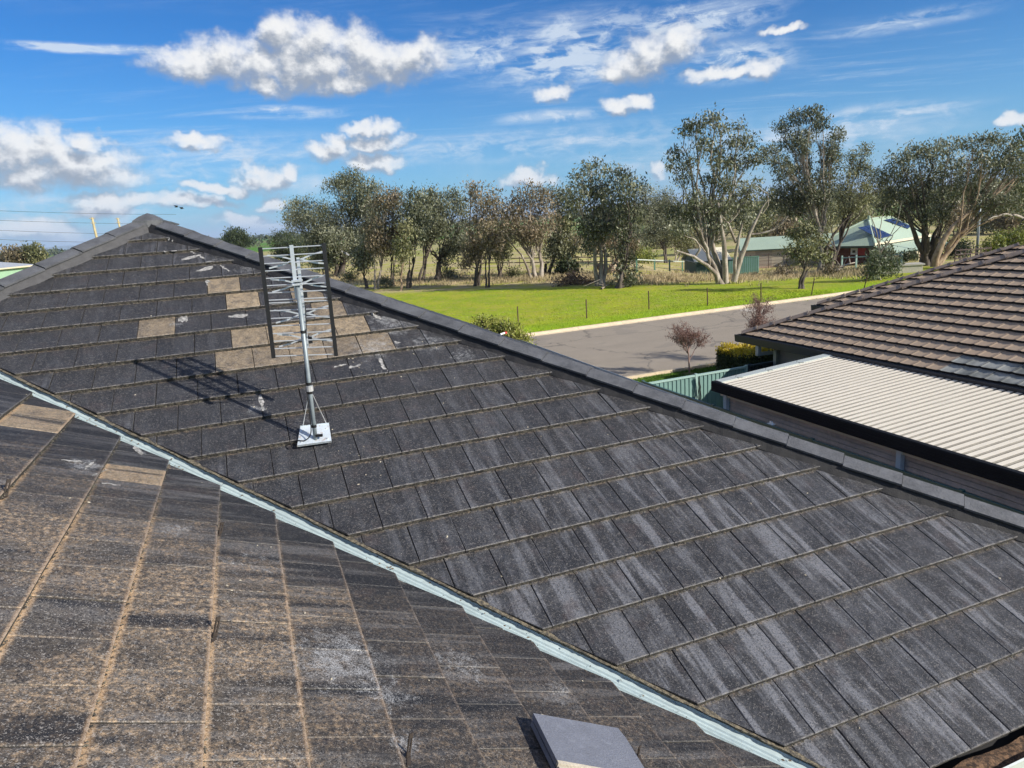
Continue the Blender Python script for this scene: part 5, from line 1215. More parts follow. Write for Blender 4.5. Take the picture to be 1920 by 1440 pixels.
for px, py, dp, lab, lf, lb in ((443, 500, 190, 'round dark tree alone on the skyline right of the roof peak', M_LEAF_D, [(443,440,17,10),(435,450,13,9),(452,450,14,9),(444,458,20,9)]),
    (26, 520, 150, 'grey-brown crowned tree behind the farm shed at the far left', M_LEAF_B, [(22,476,14,7),(14,484,10,6),(34,482,12,7),(30,492,16,5)]),
    (64, 520, 150, 'olive crowned tree behind the farm shed, right of the grey-brown one', M_LEAF_O, [(60,470,12,7),(70,478,11,8),(56,482,11,8),(72,490,10,6)])):
    gum(lab, (px, py), lb, leaf=lf, bark=M_BARK_D, seed=int(px), stems=2, r0=.2, depth=dp, lsize=.70, leafn=12, dens=.42, name='skyline_tree', group=None)

wp, wf, wtn = leaves_np(WOOD[0], WOOD[1], 7, np.array([.8, .8, .6]), 1.05, np.random.default_rng(5)); wmesh = fast_mesh('far_wood', wp, wf, 4); at_ = wmesh.attributes.new('tint', 'FLOAT', 'FACE'); at_.data.foreach_set('value', wtn.astype(np.float32))
tag(link('far_wood', wmesh, None, M_LEAF_O), 'far-off olive and brown scrub woodland filling the gaps behind the right-hand gums', 'woodland', kind='stuff')
def bush(label, base, lobes, leaf, seed, lsize=.14, n=12, dens=3.0, name='bush', group=None, depth=None, dspread=1.0, stems=4, r0=.04, tint=.45, cat='bush'):
    return gum(label, base, lobes, leaf=leaf, bark=M_BARK_D, seed=seed, stems=stems, r0=r0, fork=.25, lsize=lsize, dens=dens, leafn=n, name=name, group=group, depth=depth, dspread=dspread, tint=tint, cat=cat, spreadk=1.0)
bush('dark green strappy bush under the middle gums', (1062, 514), [(1055,504,16,8),(1072,505,15,8),(1064,497,12,7)], M_LEAF_D, 301, lsize=.34, dens=2.4)
bush('heap of cut branches with dead pinkish-brown leaves by the middle gums', (1075, 534), [(1050,528,14,6),(1070,524,16,8),(1092,528,16,7),(1080,518,12,6),(1108,531,14,5)], M_LEAF_DRY, 302, lsize=.24, dens=2.6, name='brush_pile', cat='branches')
bush('yellow-green wattle bush left of the white paddock rails', (1206, 494), [(1195,474,18,13),(1215,480,14,12),(1200,486,20,10)], M_LEAF_Y, 303, lsize=.36, dens=1.1, tint=.25)
bush('large yellow-green hedge right of the lamp pole, above the brown roof ridge', (1890, 480), [(1868,456,17,14),(1890,452,18,16),(1912,448,16,17),(1930,452,16,18),(1858,466,12,10),(1900,468,24,8)], M_LEAF_Y, 304, lsize=.30, dens=1.5, tint=.35, name='hedge', cat='hedge')
bush('black-green rounded bush left of the street lamp pole', (1797, 484), [(1790,460,15,13),(1805,462,14,13),(1780,470,12,10),(1798,474,20,8)], M_LEAF_D, 305, lsize=.28, dens=1.6)
bush('dark shrub against the veranda of the brick house', (1696, 492), [(1690,482,12,7),(1706,480,14,9)], M_LEAF_D, 306, lsize=.26, dens=1.8, name='shrub', cat='shrub')
for i, (x, y_, lf, lab) in enumerate(((655,520,M_LEAF_O,'low scrubby shrub at the foot of the tallest left gum'), (722,530,M_LEAF_S,'grey shrub between the slender gum trunks'), (842,515,M_LEAF_G,'loose shrub right of the gum with the bleached limb'), (962,512,M_LEAF_O,'tiny shrub between the rusty gums and the white leaning gum'), (1178,528,M_LEAF_S,'leafy shrub beside the foot of the dark leaning gum'), (1470,508,M_LEAF_B,'brownish tangle of shrubs left of the small round-topped gum'), (1560,508,M_LEAF_B,'dry shrub right of the small round-topped gum'), (1380,505,M_LEAF_G,'dark shrub behind the trunks of the tallest spreading gum'))):
    bush(lab, (x, y_+9), [(x-7, y_, 10, 6), (x+7, y_+1, 10, 6), (x, y_-4, 8, 5)], lf, 320+i, lsize=.24, dens=2.2, name='shrub', cat='shrub')
bush('yellow-green leafy shrub poking up behind the black hip capping', (945, 700), [(925,612,22,9),(948,618,24,10),(970,632,18,9),(905,603,14,5),(985,642,10,6),(940,640,34,14)], M_LEAF_Y, 340, lsize=.085, dens=26, n=16, depth=17.5, dspread=1.4, r0=.03, name='shrub', cat='shrub', tint=.85)

# clipped hedge with golden top beside the carport
def clipped_hedge():
    a = ground_at(1365, 700); d0, s0 = a @ D, a @ SP; t_ = thing('clipped_hedge', 'clipped dark green hedge with golden yellow new growth on top', 'hedge', W(15.5, -17.9, -H))
    r = np.random.default_rng(4); x0, x1 = 14.15, 18.2; y0, y1 = -18.5, -17.35; h0, h1 = 0.0, .86
    n = 5200; side = r.integers(0, 3, n); P = []
    c = []; tg = []
    for i in range(n):
        u, v, w_ = r.uniform(), r.uniform(), r.uniform()
        if side[i] == 0: q_ = (x0+(x1-x0)*u, y0+(y1-y0)*v, h1)
        elif side[i] == 1: q_ = (x0, y0+(y1-y0)*u, h0+(h1-h0)*v)
        else: q_ = (x0+(x1-x0)*u, y1, h0+(h1-h0)*v)
        bul = .07*math.sin(q_[0]*5)+.05*math.sin(q_[1]*7+q_[2]*4); c.append(W(q_[0]-bul*(side[i] == 1), q_[1]+bul*(side[i] == 2), q_[2]+bul*(side[i] == 0)-H)); tg.append(1 if side[i] == 0 or q_[2] > h1-.10 else 0)
    c = np.array(c); tg = np.array(tg); org = np.array(t_.location)
    m_ = leaf_material('golden_leaf', (.34, .25, .012), (.52, .40, .02), (.62, .50, .05))
    crown_obj('golden_growth', [leaves_np(c[tg == 1], r.uniform(.2, .8, (tg == 1).sum()), 6, .05, .075, r, droop=-.6)], m_, t_, org)
    crown_obj('foliage', [leaves_np(c[tg == 0], r.uniform(.2, .7, (tg == 0).sum()), 8, .05, .085, r)], M_LEAF_D, t_, org)
    MB().box(W(x0+.08, y0+.08, -H), D*(x1-x0-.16), SP*(y1-y0-.16), Z*(h1-.08)).build('inner_twigs', simple('hedge_inner', (.02, .022, .012), .9), t_)
clipped_hedge()

# small leafless street trees
def bare_tree(base, hh, wd, label, seed, group='small leafless street trees'):
    r = np.random.default_rng(seed); B = base; t_ = thing('street_tree', label, 'tree', B, group); tb = []; buds = []
    def grow(p, d, L, rad, lvl):
        n = 4; pts = [p]; dd = d.copy()
        for _ in range(n): dd = dd+r.normal(0, .10, 3)+np.array([0, 0, .05]); dd /= np.linalg.norm(dd); pts.append(pts[-1]+dd*L/n)
        tb.append(tube_np(pts, np.linspace(rad, rad*.6, n+1), 5 if lvl < 2 else 3))
        if lvl >= 3:
            for q_ in pts[1:]:
                for _ in range(3): buds.append(q_)
            return
        for k in range({0: 9, 1: 6, 2: 5}[lvl]):
            i = r.uniform(.25 if lvl else .35, 1); q_ = pts[min(int(i*n)+1, n)]
            a = r.normal(0, 1, 3); a -= dd*(a @ dd); a /= np.linalg.norm(a); nd = dd*.75+a*.72*wd; nd[2] = max(nd[2], -.05)+.12; nd /= np.linalg.norm(nd)
            grow(q_, nd, L*r.uniform(.48, .72), rad*.52, lvl+1)
    grow(B, np.array([0, 0, 1.]), hh*.52, .032, 0)
    tubes_obj('branches', tb, bark_material('twig_bark', (.20, .12, .10), (.34, .24, .20)) if 'twig' not in MATS else MATS['twig'], t_, B)
    b_ = np.array(buds); crown_obj('buds', [leaves_np(b_, r.uniform(0, 1, len(b_)), 2, .035, .035, r, wid=.6)], M_BUD, t_, B)
    # mulch ring
    n = 14; V = [B+np.array([math.cos(a)*.28, math.sin(a)*.28, .015+.02*(i % 2)]) for i, a in enumerate(np.arange(n)*2*math.pi/n)]+[B+Z*.05]
    bb = MB(); bb.add(V, [(i, (i+1) % n, n) for i in range(n)]); bb.build('mulch', simple('mulch', (.17, .11, .075), .95, .3, 30), t_)
M_BUD = leaf_material('reddish_buds', (.14, .07, .055), (.22, .12, .095), (.30, .19, .15))
def mul(o, g=None): return o
bare_tree(ground_at(1293, 702), 1.72, .95, 'small leafless reddish tree in the grass strip beside the fence', 11)
bare_tree(ground_at(1411, 676), 2.15, .85, 'small leafless reddish tree rising behind the golden-topped hedge', 12)

# dry tussock grass under the gum row, green blades near the road
def grass(name, label, n, region, col, hmin, hmax, blades, seed, spread=.14):
    r = np.random.default_rng(seed); V = []; k = 0; c = []
    while len(c) < n:
        px, py = region(r); p = ground_at(px, py); c.append(p)
    c = np.repeat(np.array(c), blades, 0); N = len(c); c[:, :2] += r.normal(0, spread, (N, 2)); h = r.uniform(hmin, hmax, N)[:, None]
    a = r.uniform(0, 2*np.pi, N); e = np.stack([np.cos(a), np.sin(a), np.zeros(N)], 1)*(.012+.04*h); ln_ = np.stack([r.normal(0, .35, N), r.normal(0, .35, N), np.ones(N)], 1)*h
    V = np.stack([c-e, c+e, c+ln_], 1).reshape(-1, 3); o = link(name, fast_mesh(name, V, np.arange(3*N).reshape(-1, 3), 3), None, col); tag(o, label, 'grass', kind='stuff')
M_DRY = leaf_material('dry_grass', (.22, .17, .09), (.40, .32, .19), (.5, .42, .28)); M_GRN = leaf_material('green_grass', (.07, .15, .01), (.10, .2, .015), (.14, .24, .02))
def reg_row(r):
    px = r.uniform(600, 1640); yc = np.interp(px, [600, 760, 900, 1060, 1200, 1360, 1500, 1640], [522, 530, 525, 522, 526, 522, 515, 512]); return px, yc+abs(r.normal(0, 9))*(-1 if r.random() < .62 else .5)
grass('dry_grass', 'pale dry tussock grass under the row of gum trees', 2300, reg_row, simple('dry_grass_blade', (.36, .29, .17), .9, .35, .8), .10, .42, 12, 41, .22)
def reg_band(r): px = r.uniform(600, 1700); return px, np.interp(px, [600, 1700], [545, 520])+r.normal(0, 3)
def reg_verge(r):
    t = r.uniform(); return 1165+t*250+r.uniform(-10, 25), 714-t*42+r.uniform(0, 12)
grass('verge_grass', 'bright green grass blades on the strip between fence and kerb', 900, reg_verge, simple('green_blade', (.085, .18, .012), .8, .3, 2), .03, .09, 12, 42, .12)
def reg_lawn(r):
    px = r.uniform(700, 1560); k = np.interp(px, [1000, 1540], [628, 560]); return px, r.uniform(545, max(550, k-2))
grass('lawn_grass', 'short green lawn grass between the far kerb and the gum trees', 3800, reg_lawn, simple('lawn_blade', (.27, .36, .012), .85, .4, .5), .02, .07, 8, 43, .25)

# fallen limbs
def log(pts, rr_, lab, seed):
    P = [ground_at(*p)+Z*h_ for *p, h_ in pts]; t_ = thing('fallen_branch', lab, 'branch', P[0], None); r = np.random.default_rng(seed)
    tb = [tube_np(wob(bez(P[0], P[1], P[2], 7), .03, r), np.linspace(rr_, rr_*.4, 7), 7)]; 
    for k in range(5): s = P[0]*(1-k/6)+P[2]*k/6+Z*.1; tb.append(tube_np([s, s+r.normal(0, .3, 3)+Z*.25, s+r.normal(0, .6, 3)+Z*.35], [rr_*.4, rr_*.25, .01], 5))
    tubes_obj('limb', tb, M_BARK_P, t_, P[0])
log(((1128, 543, .05), (1140, 539, .25), (1156, 535, .1)), .07, 'short pale branch lying on the grass by the dark leaning gum', 1)
log(((1565, 512, .1), (1585, 508, .7), (1606, 501, .5)), .13, 'bleached fallen limb right of the small round-topped gum', 2)
log(((1176, 505, .1), (1185, 495, 1.2), (1200, 503, .1)), .10, 'pale broken limb propped against the flared old trunk', 3)

# ================================================================== FAR BUILDINGS AND FENCES
M_GR = simple('green_roof_sheet', (.34, .43, .33), .5, .05, .4); M_CREAM = simple('cream_wall', (.46, .41, .31), .8, .06, .5); M_RBR = brick_mat('dark_red_brick', (.10, .032, .022), (.15, .055, .036), (.11, .06, .045)); M_TRIM = simple('cream_trim', (.62, .55, .40), .6, .04); M_GUTG = simple('green_gutter', (.035, .06, .045), .5, .1)
M_PANEL = simple('solar_cells', (.020, .030, .075), .2, .12, 2, spec=.6); M_PFR = simple('panel_frame', (.10, .11, .13), .4, .1)
M_WG = simple('window_glass', (.02, .025, .03), .1, .1, spec=.8)
def hip_roof(name, poly_e, ridge, z_e, z_r, mat, parent):
    """rectangular eave corners (4) and two ridge ends"""
    A, B_, C_, D_ = [np.array([p[0], p[1], z_e]) for p in poly_e]; R0, R1 = [np.array([p[0], p[1], z_r]) for p in ridge]
    bb = MB(); bb.add([A, B_, C_, D_, R0, R1], [(0, 1, 5, 4), (1, 2, 5), (2, 3, 4, 5), (3, 0, 4), (3, 2, 1, 0)]); return bb.build(name, mat, parent)
# the farmhouse: laid out from three measured eave points
def farmhouse():
    yc = 82.0; A = at_depth(1561, 461.5, yc+2.6); B_ = at_depth(1641, 461.0, yc-1.3); zg = gz(60, 95)+H
    ze = (A[2]+B_[2])/2; A[2] = B_[2] = ze; x = (B_-A); Lx = np.linalg.norm(x); x /= Lx; v = np.array([-x[1], x[0], 0]); v = v if v[0] > 0 else -v
    v = np.array([.80, .60, 0]); v = v-x*(v @ x)*.35; v /= np.linalg.norm(v)
    t_ = thing('brick_farmhouse', 'dark red brick house with light green hip roof, solar panels and veranda', 'house', (A[0], A[1], zg))
    L = 15.0; A0 = A-x*2.6; rise = 2.75; w_ = np.linalg.norm(B_-A0); mid = (A0+B_)/2
    R0 = mid+v*w_*.80+Z*rise; R1 = mid+v*(L-w_*.4)+Z*rise; C_ = B_+v*L; D_ = A0+v*L
    bb = MB(); bb.add([A0, B_, C_, D_, R0, R1], [(0, 1, 4), (1, 2, 5, 4), (2, 3, 5), (3, 0, 4, 5)]); rf = bb.build('roof', M_GR, t_)
    for a, e in ((B_, R0), (A0, R0), (R0, R1), (C_, R1)): MB().tube([a+Z*.06, e+Z*.06], .12, 6).build('ridge_capping', M_GR, rf)
    # standing ribs on the roof faces that can be told apart close to the ridge
    # eave gutters and fascia
    for a, e in ((A0, B_), (B_, C_)): MB().box(a-Z*.25, e-a, np.cross((e-a)/np.linalg.norm(e-a), Z)*.12, Z*.22).build('gutter', M_GUTG, t_)
    # walls
    ins = .7; a0 = A0+x*ins+v*ins; b0 = B_-x*ins+v*ins; c0 = C_-x*ins-v*ins; d0 = D_+x*ins-v*ins; bb = MB()
    for p, q_ in ((a0, b0), (b0, c0), (c0, d0), (d0, a0)):
        p = p.copy(); q_ = q_.copy(); p[2] = q_[2] = zg-.3; bb.add([p, q_, q_+Z*(ze-zg+.2), p+Z*(ze-zg+.2)], [(0, 1, 2, 3)])
    bb.build('wall', M_RBR, t_)
    # meter box, red panel
    fx = lambda u, z_: a0+(b0-a0)*u+Z*(zg+z_-a0[2])-v*.05
    u0 = .62
    f = MB().box(fx(u0, 1.35), x*.8, v*-.12, Z*.75).build('meter_box', simple('meter_white', (.5, .5, .48), .5), t_)
    MB().box(fx(u0, 1.35)-v*.13+x*.22+Z*.22, x*.36, -v*.02, Z*.3).build('dial', M_WG, f)
    MB().box(fx(u0+.12, 1.3), x*1.0, v*-.06, Z*.85).build('red_panel', simple('red_board', (.26, .025, .02), .6), t_)
    # veranda roof on the right side with cream fascia and brackets
    n_ = np.cross(v, Z); n_ = n_ if n_ @ (B_-A0) > 0 else -n_
    V0 = B_-v*.4-Z*.05; V1 = B_+v*(L-.5)-Z*.05; out = n_*2.6-Z*.75
    bb = MB(); bb.add([V0, V1, V1+out, V0+out, V0-Z*.05, V1-Z*.05, V1+out-Z*.05, V0+out-Z*.05], [(0, 3, 2, 1), (4, 5, 6, 7), (0, 4, 7, 3), (3, 7, 6, 2)]); vr = bb.build('veranda_roof', M_GR, t_)
    MB().box(B_-v*.2+Z*.02+n_*.02, v*L, n_*.06, Z*.28).build('fascia', M_TRIM, t_)
    MB().box(V0+out-Z*.18, V1-V0, n_*.08, Z*.16).build('gutter', M_GUTG, t_)
    for k in range(6):
        q_ = V0+out+(V1-V0)*((k+.15)/5.6)-n_*.15; p_ = MB().box(np.array([q_[0], q_[1], zg]), v*.14, n_*.14, Z*(q_[2]-zg-.15)).build('veranda_post', M_TRIM, t_)
        bb = MB(); tp = np.array([q_[0], q_[1], q_[2]-.18])
        for sg in (1, -1): bb.add([tp+v*.07, tp+v*.07+v*sg*.8, tp+v*.07-Z*.75, tp+v*.07+n_*.06, tp+v*.07+v*sg*.8+n_*.06, tp+v*.07-Z*.75+n_*.06], [(0, 1, 2), (3, 5, 4), (1, 4, 5, 2), (0, 3, 4, 1), (2, 5, 3, 0)])
        bb.build('bracket', M_TRIM, p_)
    for k in (1, 2.6, 4.3): MB().box(b0+v*(k*2.6)+n_*.02+Z*(zg+.9-b0[2]), v*1.4, n_*.05, Z*1.3).build('window', M_WG, t_)
    # solar panels on the right-hand face: the plane (B_, C_, R0)
    pu = v; pw = (R0-(B_+v*((R0-B_) @ v))); pw /= np.linalg.norm(pw); pn = np.cross(pu, pw); pn = pn if pn[2] > 0 else -pn
    def on_roof(px, py): d = ray(px, py); o = np.array([0, 0, H]); return o+d*(((B_-o) @ pn)/(d @ pn))
    for (qa, nx_, ny_, lab) in ((((1607, 428), (1631, 423), (1673, 443), (1648, 449)), 4, 2, 'lower'), (((1656, 413.6), (1672, 410.5), (1708, 425), (1702, 430)), 4, 2, 'upper')):
        c = [on_roof(*p) for p in qa]
        arr = MB(); 
        for i in range(nx_):
            for j in range(ny_):
                q4 = [((c[0]*(1-u)+c[3]*u)*(1-w)+(c[1]*(1-u)+c[2]*u)*w)+pn*.12 for u, w in ((i/nx_+.01, j/ny_+.01), ((i+1)/nx_-.01, j/ny_+.01), ((i+1)/nx_-.01, (j+1)/ny_-.01), (i/nx_+.01, (j+1)/ny_-.01))]
                bb = MB(); bb.add(q4+[p-pn*.05 for p in q4], [(0, 1, 2, 3), (7, 6, 5, 4), (0, 4, 5, 1), (1, 5, 6, 2), (2, 6, 7, 3), (3, 7, 4, 0)]); bb.build('solar_panel', M_PANEL, t_)
    # flue
    q_ = R0-v*.2+x*.2; MB().tube([q_, q_+Z*.5], .18, 8).build('roof_vent', M_GR, t_)
    return t_
farmhouse()

def shed(label, name, A, B_, dep, ze, rise, zg, roofm, wallm, doors=(), over=.3, cat='shed', ribs=0, gut=None):
    A = np.array([A[0], A[1], ze]); B_ = np.array([B_[0], B_[1], ze]); x = B_-A; L = np.linalg.norm(x); x /= L; v = np.array([-x[1], x[0], 0]); t_ = thing(name, label, cat, (A[0], A[1], zg))
    a = A-x*over-v*over; b_ = B_+x*over-v*over; c = B_+x*over+v*(dep+over); d = A-x*over+v*(dep+over); m0 = (a+d)/2+Z*rise; m1 = (b_+c)/2+Z*rise
    bb = MB(); bb.add([a, b_, c, d, m0, m1, a-Z*.06, b_-Z*.06, c-Z*.06, d-Z*.06], [(0, 1, 5, 4), (3, 4, 5, 2), (6, 9, 8, 7), (0, 6, 7, 1), (2, 8, 9, 3)]); bb.build('roof', roofm, t_)
    MB().box(a-Z*.14-v*.08, b_-a, v*.08, Z*.15).build('gutter', gut or M_GUTG, t_)
    bb = MB()
    for p, q_ in ((A, B_), (B_, B_+v*dep), (B_+v*dep, A+v*dep), (A+v*dep, A)): bb.add([p*np.array([1, 1, 0])+Z*(zg-.2), q_*np.array([1, 1, 0])+Z*(zg-.2), q_-Z*.02, p-Z*.02], [(0, 1, 2, 3)])
    for p in (A, B_): bb.add([p, p+v*dep, p+v*dep/2+Z*(rise-.08)], [(0, 1, 2)])
    bb.build('wall', wallm, t_)
    for i, (u0, u1, h_, mt) in enumerate(doors):
        dd = MB().box(A+x*L*u0+Z*(zg-ze)-v*.04, x*L*(u1-u0), v*.03, Z*h_).build('roller_door', mt, t_)
        for k in range(6): MB().box(A+x*L*u0+Z*(zg-ze+h_*(k+.5)/6)-v*.055, x*L*(u1-u0), v*.02, Z*.03).build('door_rib', mt, dd)
    return t_, x, v
M_DOOR = simple('roller_door_cream', (.36, .32, .25), .6, .05)
a = at_depth(1392, 466, 91); e = at_depth(1570, 464, 88); zg_ = gz(40, 100)+H
shed('long cream machinery shed with pale green roof behind the pool', 'machinery_shed', a, e, 9, (a[2]+e[2])/2, 1.35, zg_, M_GR, M_CREAM, ((.14, .32, 2.0, M_DOOR), (.45, .62, 2.0, M_DOOR)))
a = at_depth(1306, 489, 74); e = at_depth(1366, 488, 74); zg_ = gz(a[0]+3, 74)+H
shed('low hut with cream roof and dark green walls behind the tallest spreading gum', 'garden_hut', a, e, 5, (a[2]+e[2])/2, 1.2, zg_, simple('hut_roof_cream', (.72, .66, .5), .6, .05), simple('hut_green', (.025, .06, .04), .6, .1))
# corrugated green yard fence by the pool
def yard_fence():
    a = at_depth(1362, 485, 76); e = at_depth(1423, 481, 76); zg = gz(a[0], 76)+H; t_ = thing('yard_fence', 'striped green and cream corrugated fence left of the swimming pool', 'fence', (a[0], a[1], zg)); top = (a[2]+e[2])/2
    n = 30; L = np.linalg.norm((e-a)[:2]); x = (e-a)*np.array([1, 1, 0])/L; nn = np.cross(x, Z)
    for i in range(n):
        q_ = np.array([a[0], a[1], zg])+x*L*i/n; MB().box(q_, x*L/n*.6, nn*.05, Z*(top-zg)).box(q_+x*L/n*.6-nn*.02, x*L/n*.4, nn*.03, Z*(top-zg)).build('sheet', M_FGR if i % 2 else M_HUTG, t_)
    for z_ in (zg+.1, top): MB().box(np.array([a[0], a[1], z_])-nn*.02, x*L, nn*.1, Z*.08).build('rail', M_HUTG, t_)
M_HUTG = simple('yard_green', (.09, .20, .14), .5, .1)
yard_fence()
# swimming pool with tan paving and pool fence
c = ground_at(1450, 498); t_ = thing('swimming_pool', 'blue swimming pool in tan paving in front of the cream shed', 'pool', c)
pv = simple('tan_paving', (.42, .27, .19), .8, .1, 1); wtm = simple('pool_water', (.05, .20, .42), .1, .1, 1)
MB().box(c+np.array([-7, -3.0, -.3]), np.array([13, 1.5, 0]), np.array([-1, 8.5, 0]), Z*.34).build('paving', pv, t_)
MB().box(c+np.array([-3.6, 0.2, .05]), np.array([5.6, .6, 0]), np.array([-.4, 3.2, 0]), Z*.03).build('water', wtm, t_)
t_ = thing('pool_fence', 'thin dark wire pool fence with posts across the paving', 'fence', c+np.array([-7, -3.6, 0]))
M_WIRE = simple('dark_wire', (.06, .035, .03), .6)
for i in range(7): q_ = c+np.array([-6.5+2.4*i, -3.4+.28*i, -.2]); MB().tube([q_, q_+Z*2.0], .045, 5).build('post', M_WIRE, t_)
for z_ in (.1, .5, .9, 1.3, 1.7): q_ = c+np.array([-6.5, -3.4, z_]); MB().tube([q_, q_+np.array([14.4, 1.68, 0])], .02, 4).build('wire', M_WIRE, t_)
# white-railed paddock fence, green post and rail fence
def rail_fence(label, pts, hgt, mats, rails, n, group=None, name='paddock_fence', pr_=.07):
    a, e = ground_at(*pts[0]), ground_at(*pts[1]); t_ = thing(name, label, 'fence', a, group); x = e-a
    for i in range(n): q_ = a+x*i/(n-1); MB().box(q_-np.array([pr_, pr_, .2]), np.array([2*pr_, 0, 0]), np.array([0, 2*pr_, 0]), Z*(hgt+.3)).build('post', mats[0], t_)
    for z_ in rails: MB().box(a+Z*z_-np.array([0, .12, 0]), x, np.array([0, .05, 0]), Z*.10).build('rail', mats[1], t_)
rail_fence('paddock fence with one white top rail left of the cream-roofed hut', ((1194, 511), (1300, 509)), 1.25, (M_HUTG, simple('white_rail', (.42, .46, .40), .6)), (1.15,), 5)
rail_fence('pale green post and rail fence in front of the brick house', ((1578, 505), (1690, 500)), 1.25, (M_FRAIL, M_FRAIL), (1.1,), 5)
rail_fence('dark thin rail fence on the grass right of the street lamp', ((1790, 492), (1856, 487)), 1.2, (M_WIRE, M_WIRE), (1.1, .7, .3), 8, pr_=.035)
rail_fence('wire paddock fence behind the two white leaning trunks', ((880, 502), (1150, 500)), 1.1, (M_WIRE, M_WIRE), (1.0, .5), 14, pr_=.04)
# concrete block by the sapling
q_ = ground_at(1690, 512)
t_ = thing('concrete_block', 'pale concrete block half hidden by the sapling and the brown roof', 'block', q_); MB().box(q_+np.array([-1.6, 0, -.2]), np.array([2.9, -.5, 0]), np.array([.3, 1.2, 0]), Z*.75).build('block', simple('pale_concrete', (.42, .39, .32), .85, .1), t_); MB().box(q_+np.array([-1.7, -.05, .55]), np.array([3.1, -.55, 0]), np.array([.3, 1.3, 0]), Z*.10).build('lid', simple('pale_concrete_lid', (.38, .36, .31), .85, .1), t_)

# star pickets along the verge
M_PICK = simple('rusty_picket', (.10, .055, .04), .8, .3, 12)
labs = ['leftmost rusty picket, near the yellow-green shrub', 'second rusty picket from the left on the lawn', 'rusty picket in line with the dark leaning gum', 'rusty picket left of the tallest spreading gum', 'rusty picket in front of the tallest spreading gum', 'leaning rusty picket right of the small round-topped gum', 'leaning picket at the foot of the leafy sapling']
for i, (bx, by, tx, ty) in enumerate(((972, 607, 970, 575), (1100, 597, 1099, 562), (1217, 580, 1216, 546), (1327, 573, 1326, 540), (1427, 562, 1427, 531), (1521, 553, 1527, 523), (1620, 540, 1627, 515))):
    b0 = ground_at(bx, by); tp = at_depth(tx, ty, b0[1]); t_ = thing('star_picket', labs[i], 'picket', b0, 'rusty star pickets along the lawn edge'); dr = tp-b0; u = np.array([1, 0, 0.])
    bb = MB()
    for k in range(3): a_ = k*2.094+.5; w_ = np.array([math.cos(a_), math.sin(a_), 0])*.034; t2 = np.array([-math.sin(a_), math.cos(a_), 0])*.009; bb.box(b0-t2/2-Z*.1, w_, t2, dr+Z*.1)
    bb.build('shaft', M_PICK, t_); MB().box(tp-u*.022-np.array([0, .022, 0]), u*.044, np.array([0, .044, 0]), Z*.02).build('cap', M_PICK, t_)
# street lamp
b0 = ground_at(1831, 486); b0 = ground_at(1831, 483); t_ = thing('street_lamp', 'tall thin grey street lamp pole standing above the brown roof ridge', 'lamp', b0)
tp = at_depth(1840, 352, b0[1]); M_LP = simple('galvanised_pole', (.34, .38, .42), .4, .08, 1, metal=.3)
MB().tube([b0-Z*.2, b0*.5+tp*.5, tp], [.16, .13, .10], 10).build('pole', M_LP, t_, True)
arm = [tp, tp+np.array([.1, .3, .5]), tp+np.array([.5, 1.2, .85]), tp+np.array([.9, 2.3, .95])]; MB().tube(arm, .05, 8).build('arm', M_LP, t_, True)
MB().box(arm[-1]+np.array([-.12, -.1, -.06]), np.array([.22, .7, .0]), np.array([.24, -.1, 0]), Z*.14).build('lamp_head', M_LP, t_)
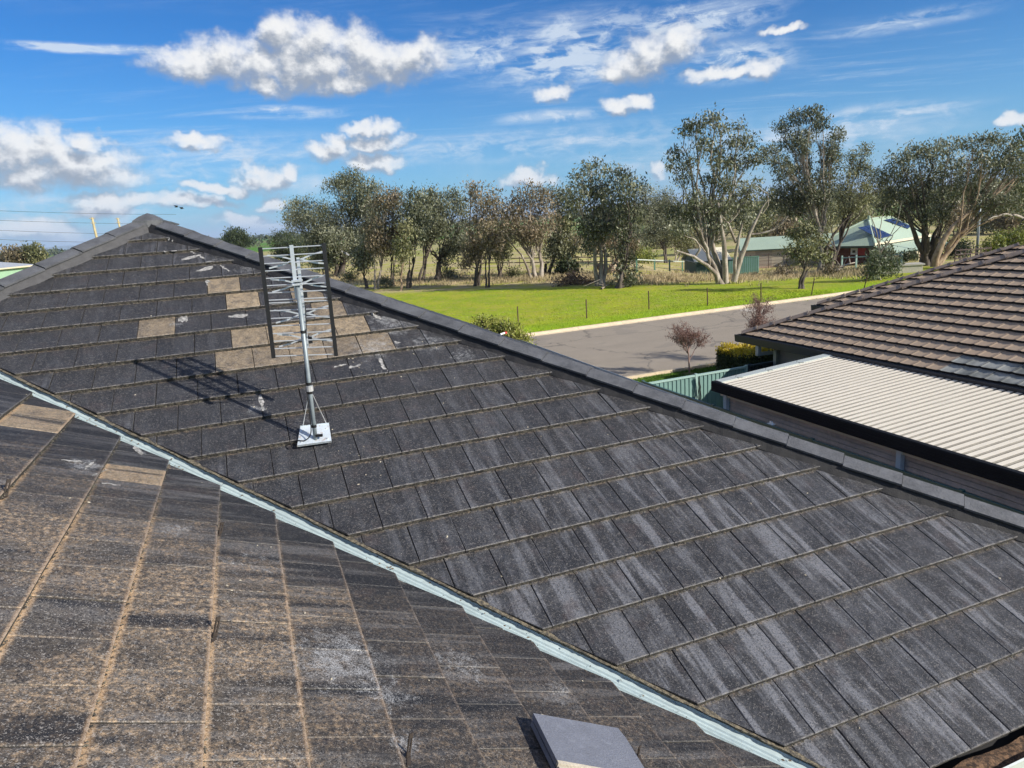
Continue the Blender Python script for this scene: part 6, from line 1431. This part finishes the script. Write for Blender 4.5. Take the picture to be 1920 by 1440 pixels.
# power poles, wires, farm shed at the left
M_WOOD = simple('pole_timber', (.40, .34, .19), .85, .2, 2)
poles = []
for i, (bx, tx, ty, dp, lab) in enumerate(((182, 172.5, 407.5, 98, 'timber power pole standing behind the left hip, nearer of the two'), (226, 220.5, 408.5, 122, 'timber power pole closer to the roof peak'))):
    tp = at_depth(tx, ty, dp); b0 = at_depth(tx+13 if i == 0 else tx+10, ty+75, dp); b0 = np.array([tp[0]+.25, dp, 0]); t_ = thing('power_pole', lab, 'power pole', b0, 'timber power poles on the left'); MB().tube([b0, b0*.5+tp*.5, tp], [.20, .17, .14], 8).build('pole', M_WOOD, t_, True); poles.append(tp)
    for k, z_ in enumerate((.15, .75)): MB().tube([tp-Z*z_-np.array([.0, .6, 0]), tp-Z*z_+np.array([0, .6, 0])], .05, 6).build('crossarm', M_WOOD, t_)
M_W = simple('wire_black', (.03, .03, .03), .5)
for i, (y0, y1) in enumerate(((396, 402), (414, 420), (432, 440), (450, 456))):
    a = at_depth(-160, y0-8, 97); e = at_depth(330, y1, 125); m_ = (a+e)/2-Z*.5; t_ = tag(link('overhead_wire', (lambda V, Fq: fast_mesh('overhead_wire', V, Fq, 4))(*tube_np(bez(a, m_, e, 14), .022, 4)), None, M_W), ['highest', 'second highest', 'third highest', 'lowest'][i]+' thin overhead wire crossing the sky at the far left', 'wire', 'overhead wires on the left')
a = at_depth(-40, 504, 70); e = at_depth(64, 499, 78)
shed('pale green farm shed with grey roof at the far left edge', 'farm_shed', a, e, 14, (a[2]+e[2])/2, 1.0, 0.0, simple('grey_roof_sheet', (.40, .42, .44), .5, .05), simple('pale_green_wall', (.28, .45, .30), .6, .05, 2), gut=M_TRIM)
# two birds
for i, (px, py) in enumerate(((331, 388), (341, 391))):
    c = at_depth(px, py, 45); t_ = thing('bird', ['dark bird flying above the roof peak, left one of two', 'dark bird flying above the roof peak, right one of two'][i], 'bird', c, 'birds above the roof peak'); MBd = simple('bird_dark', (.02, .02, .022), .7)
    MB().tube([c+np.array([-.13, 0, -.01]), c+np.array([-.05, 0, 0]), c+np.array([.06, 0, .005]), c+np.array([.12, 0, 0])], [.006, .032, .028, .008], 8).build('body', MBd, t_)
    for sg in (-1, 1): MB().add([c+np.array([.05, 0, .02]), c+np.array([-.04, 0, .02]), c+np.array([-.10, sg*.20, .10]), c+np.array([.02, sg*.17, .09]), c+np.array([.045, 0, .012]), c+np.array([-.035, 0, .012])], [(0, 1, 2, 3), (4, 3, 2, 5)]).build('wing', MBd, t_)
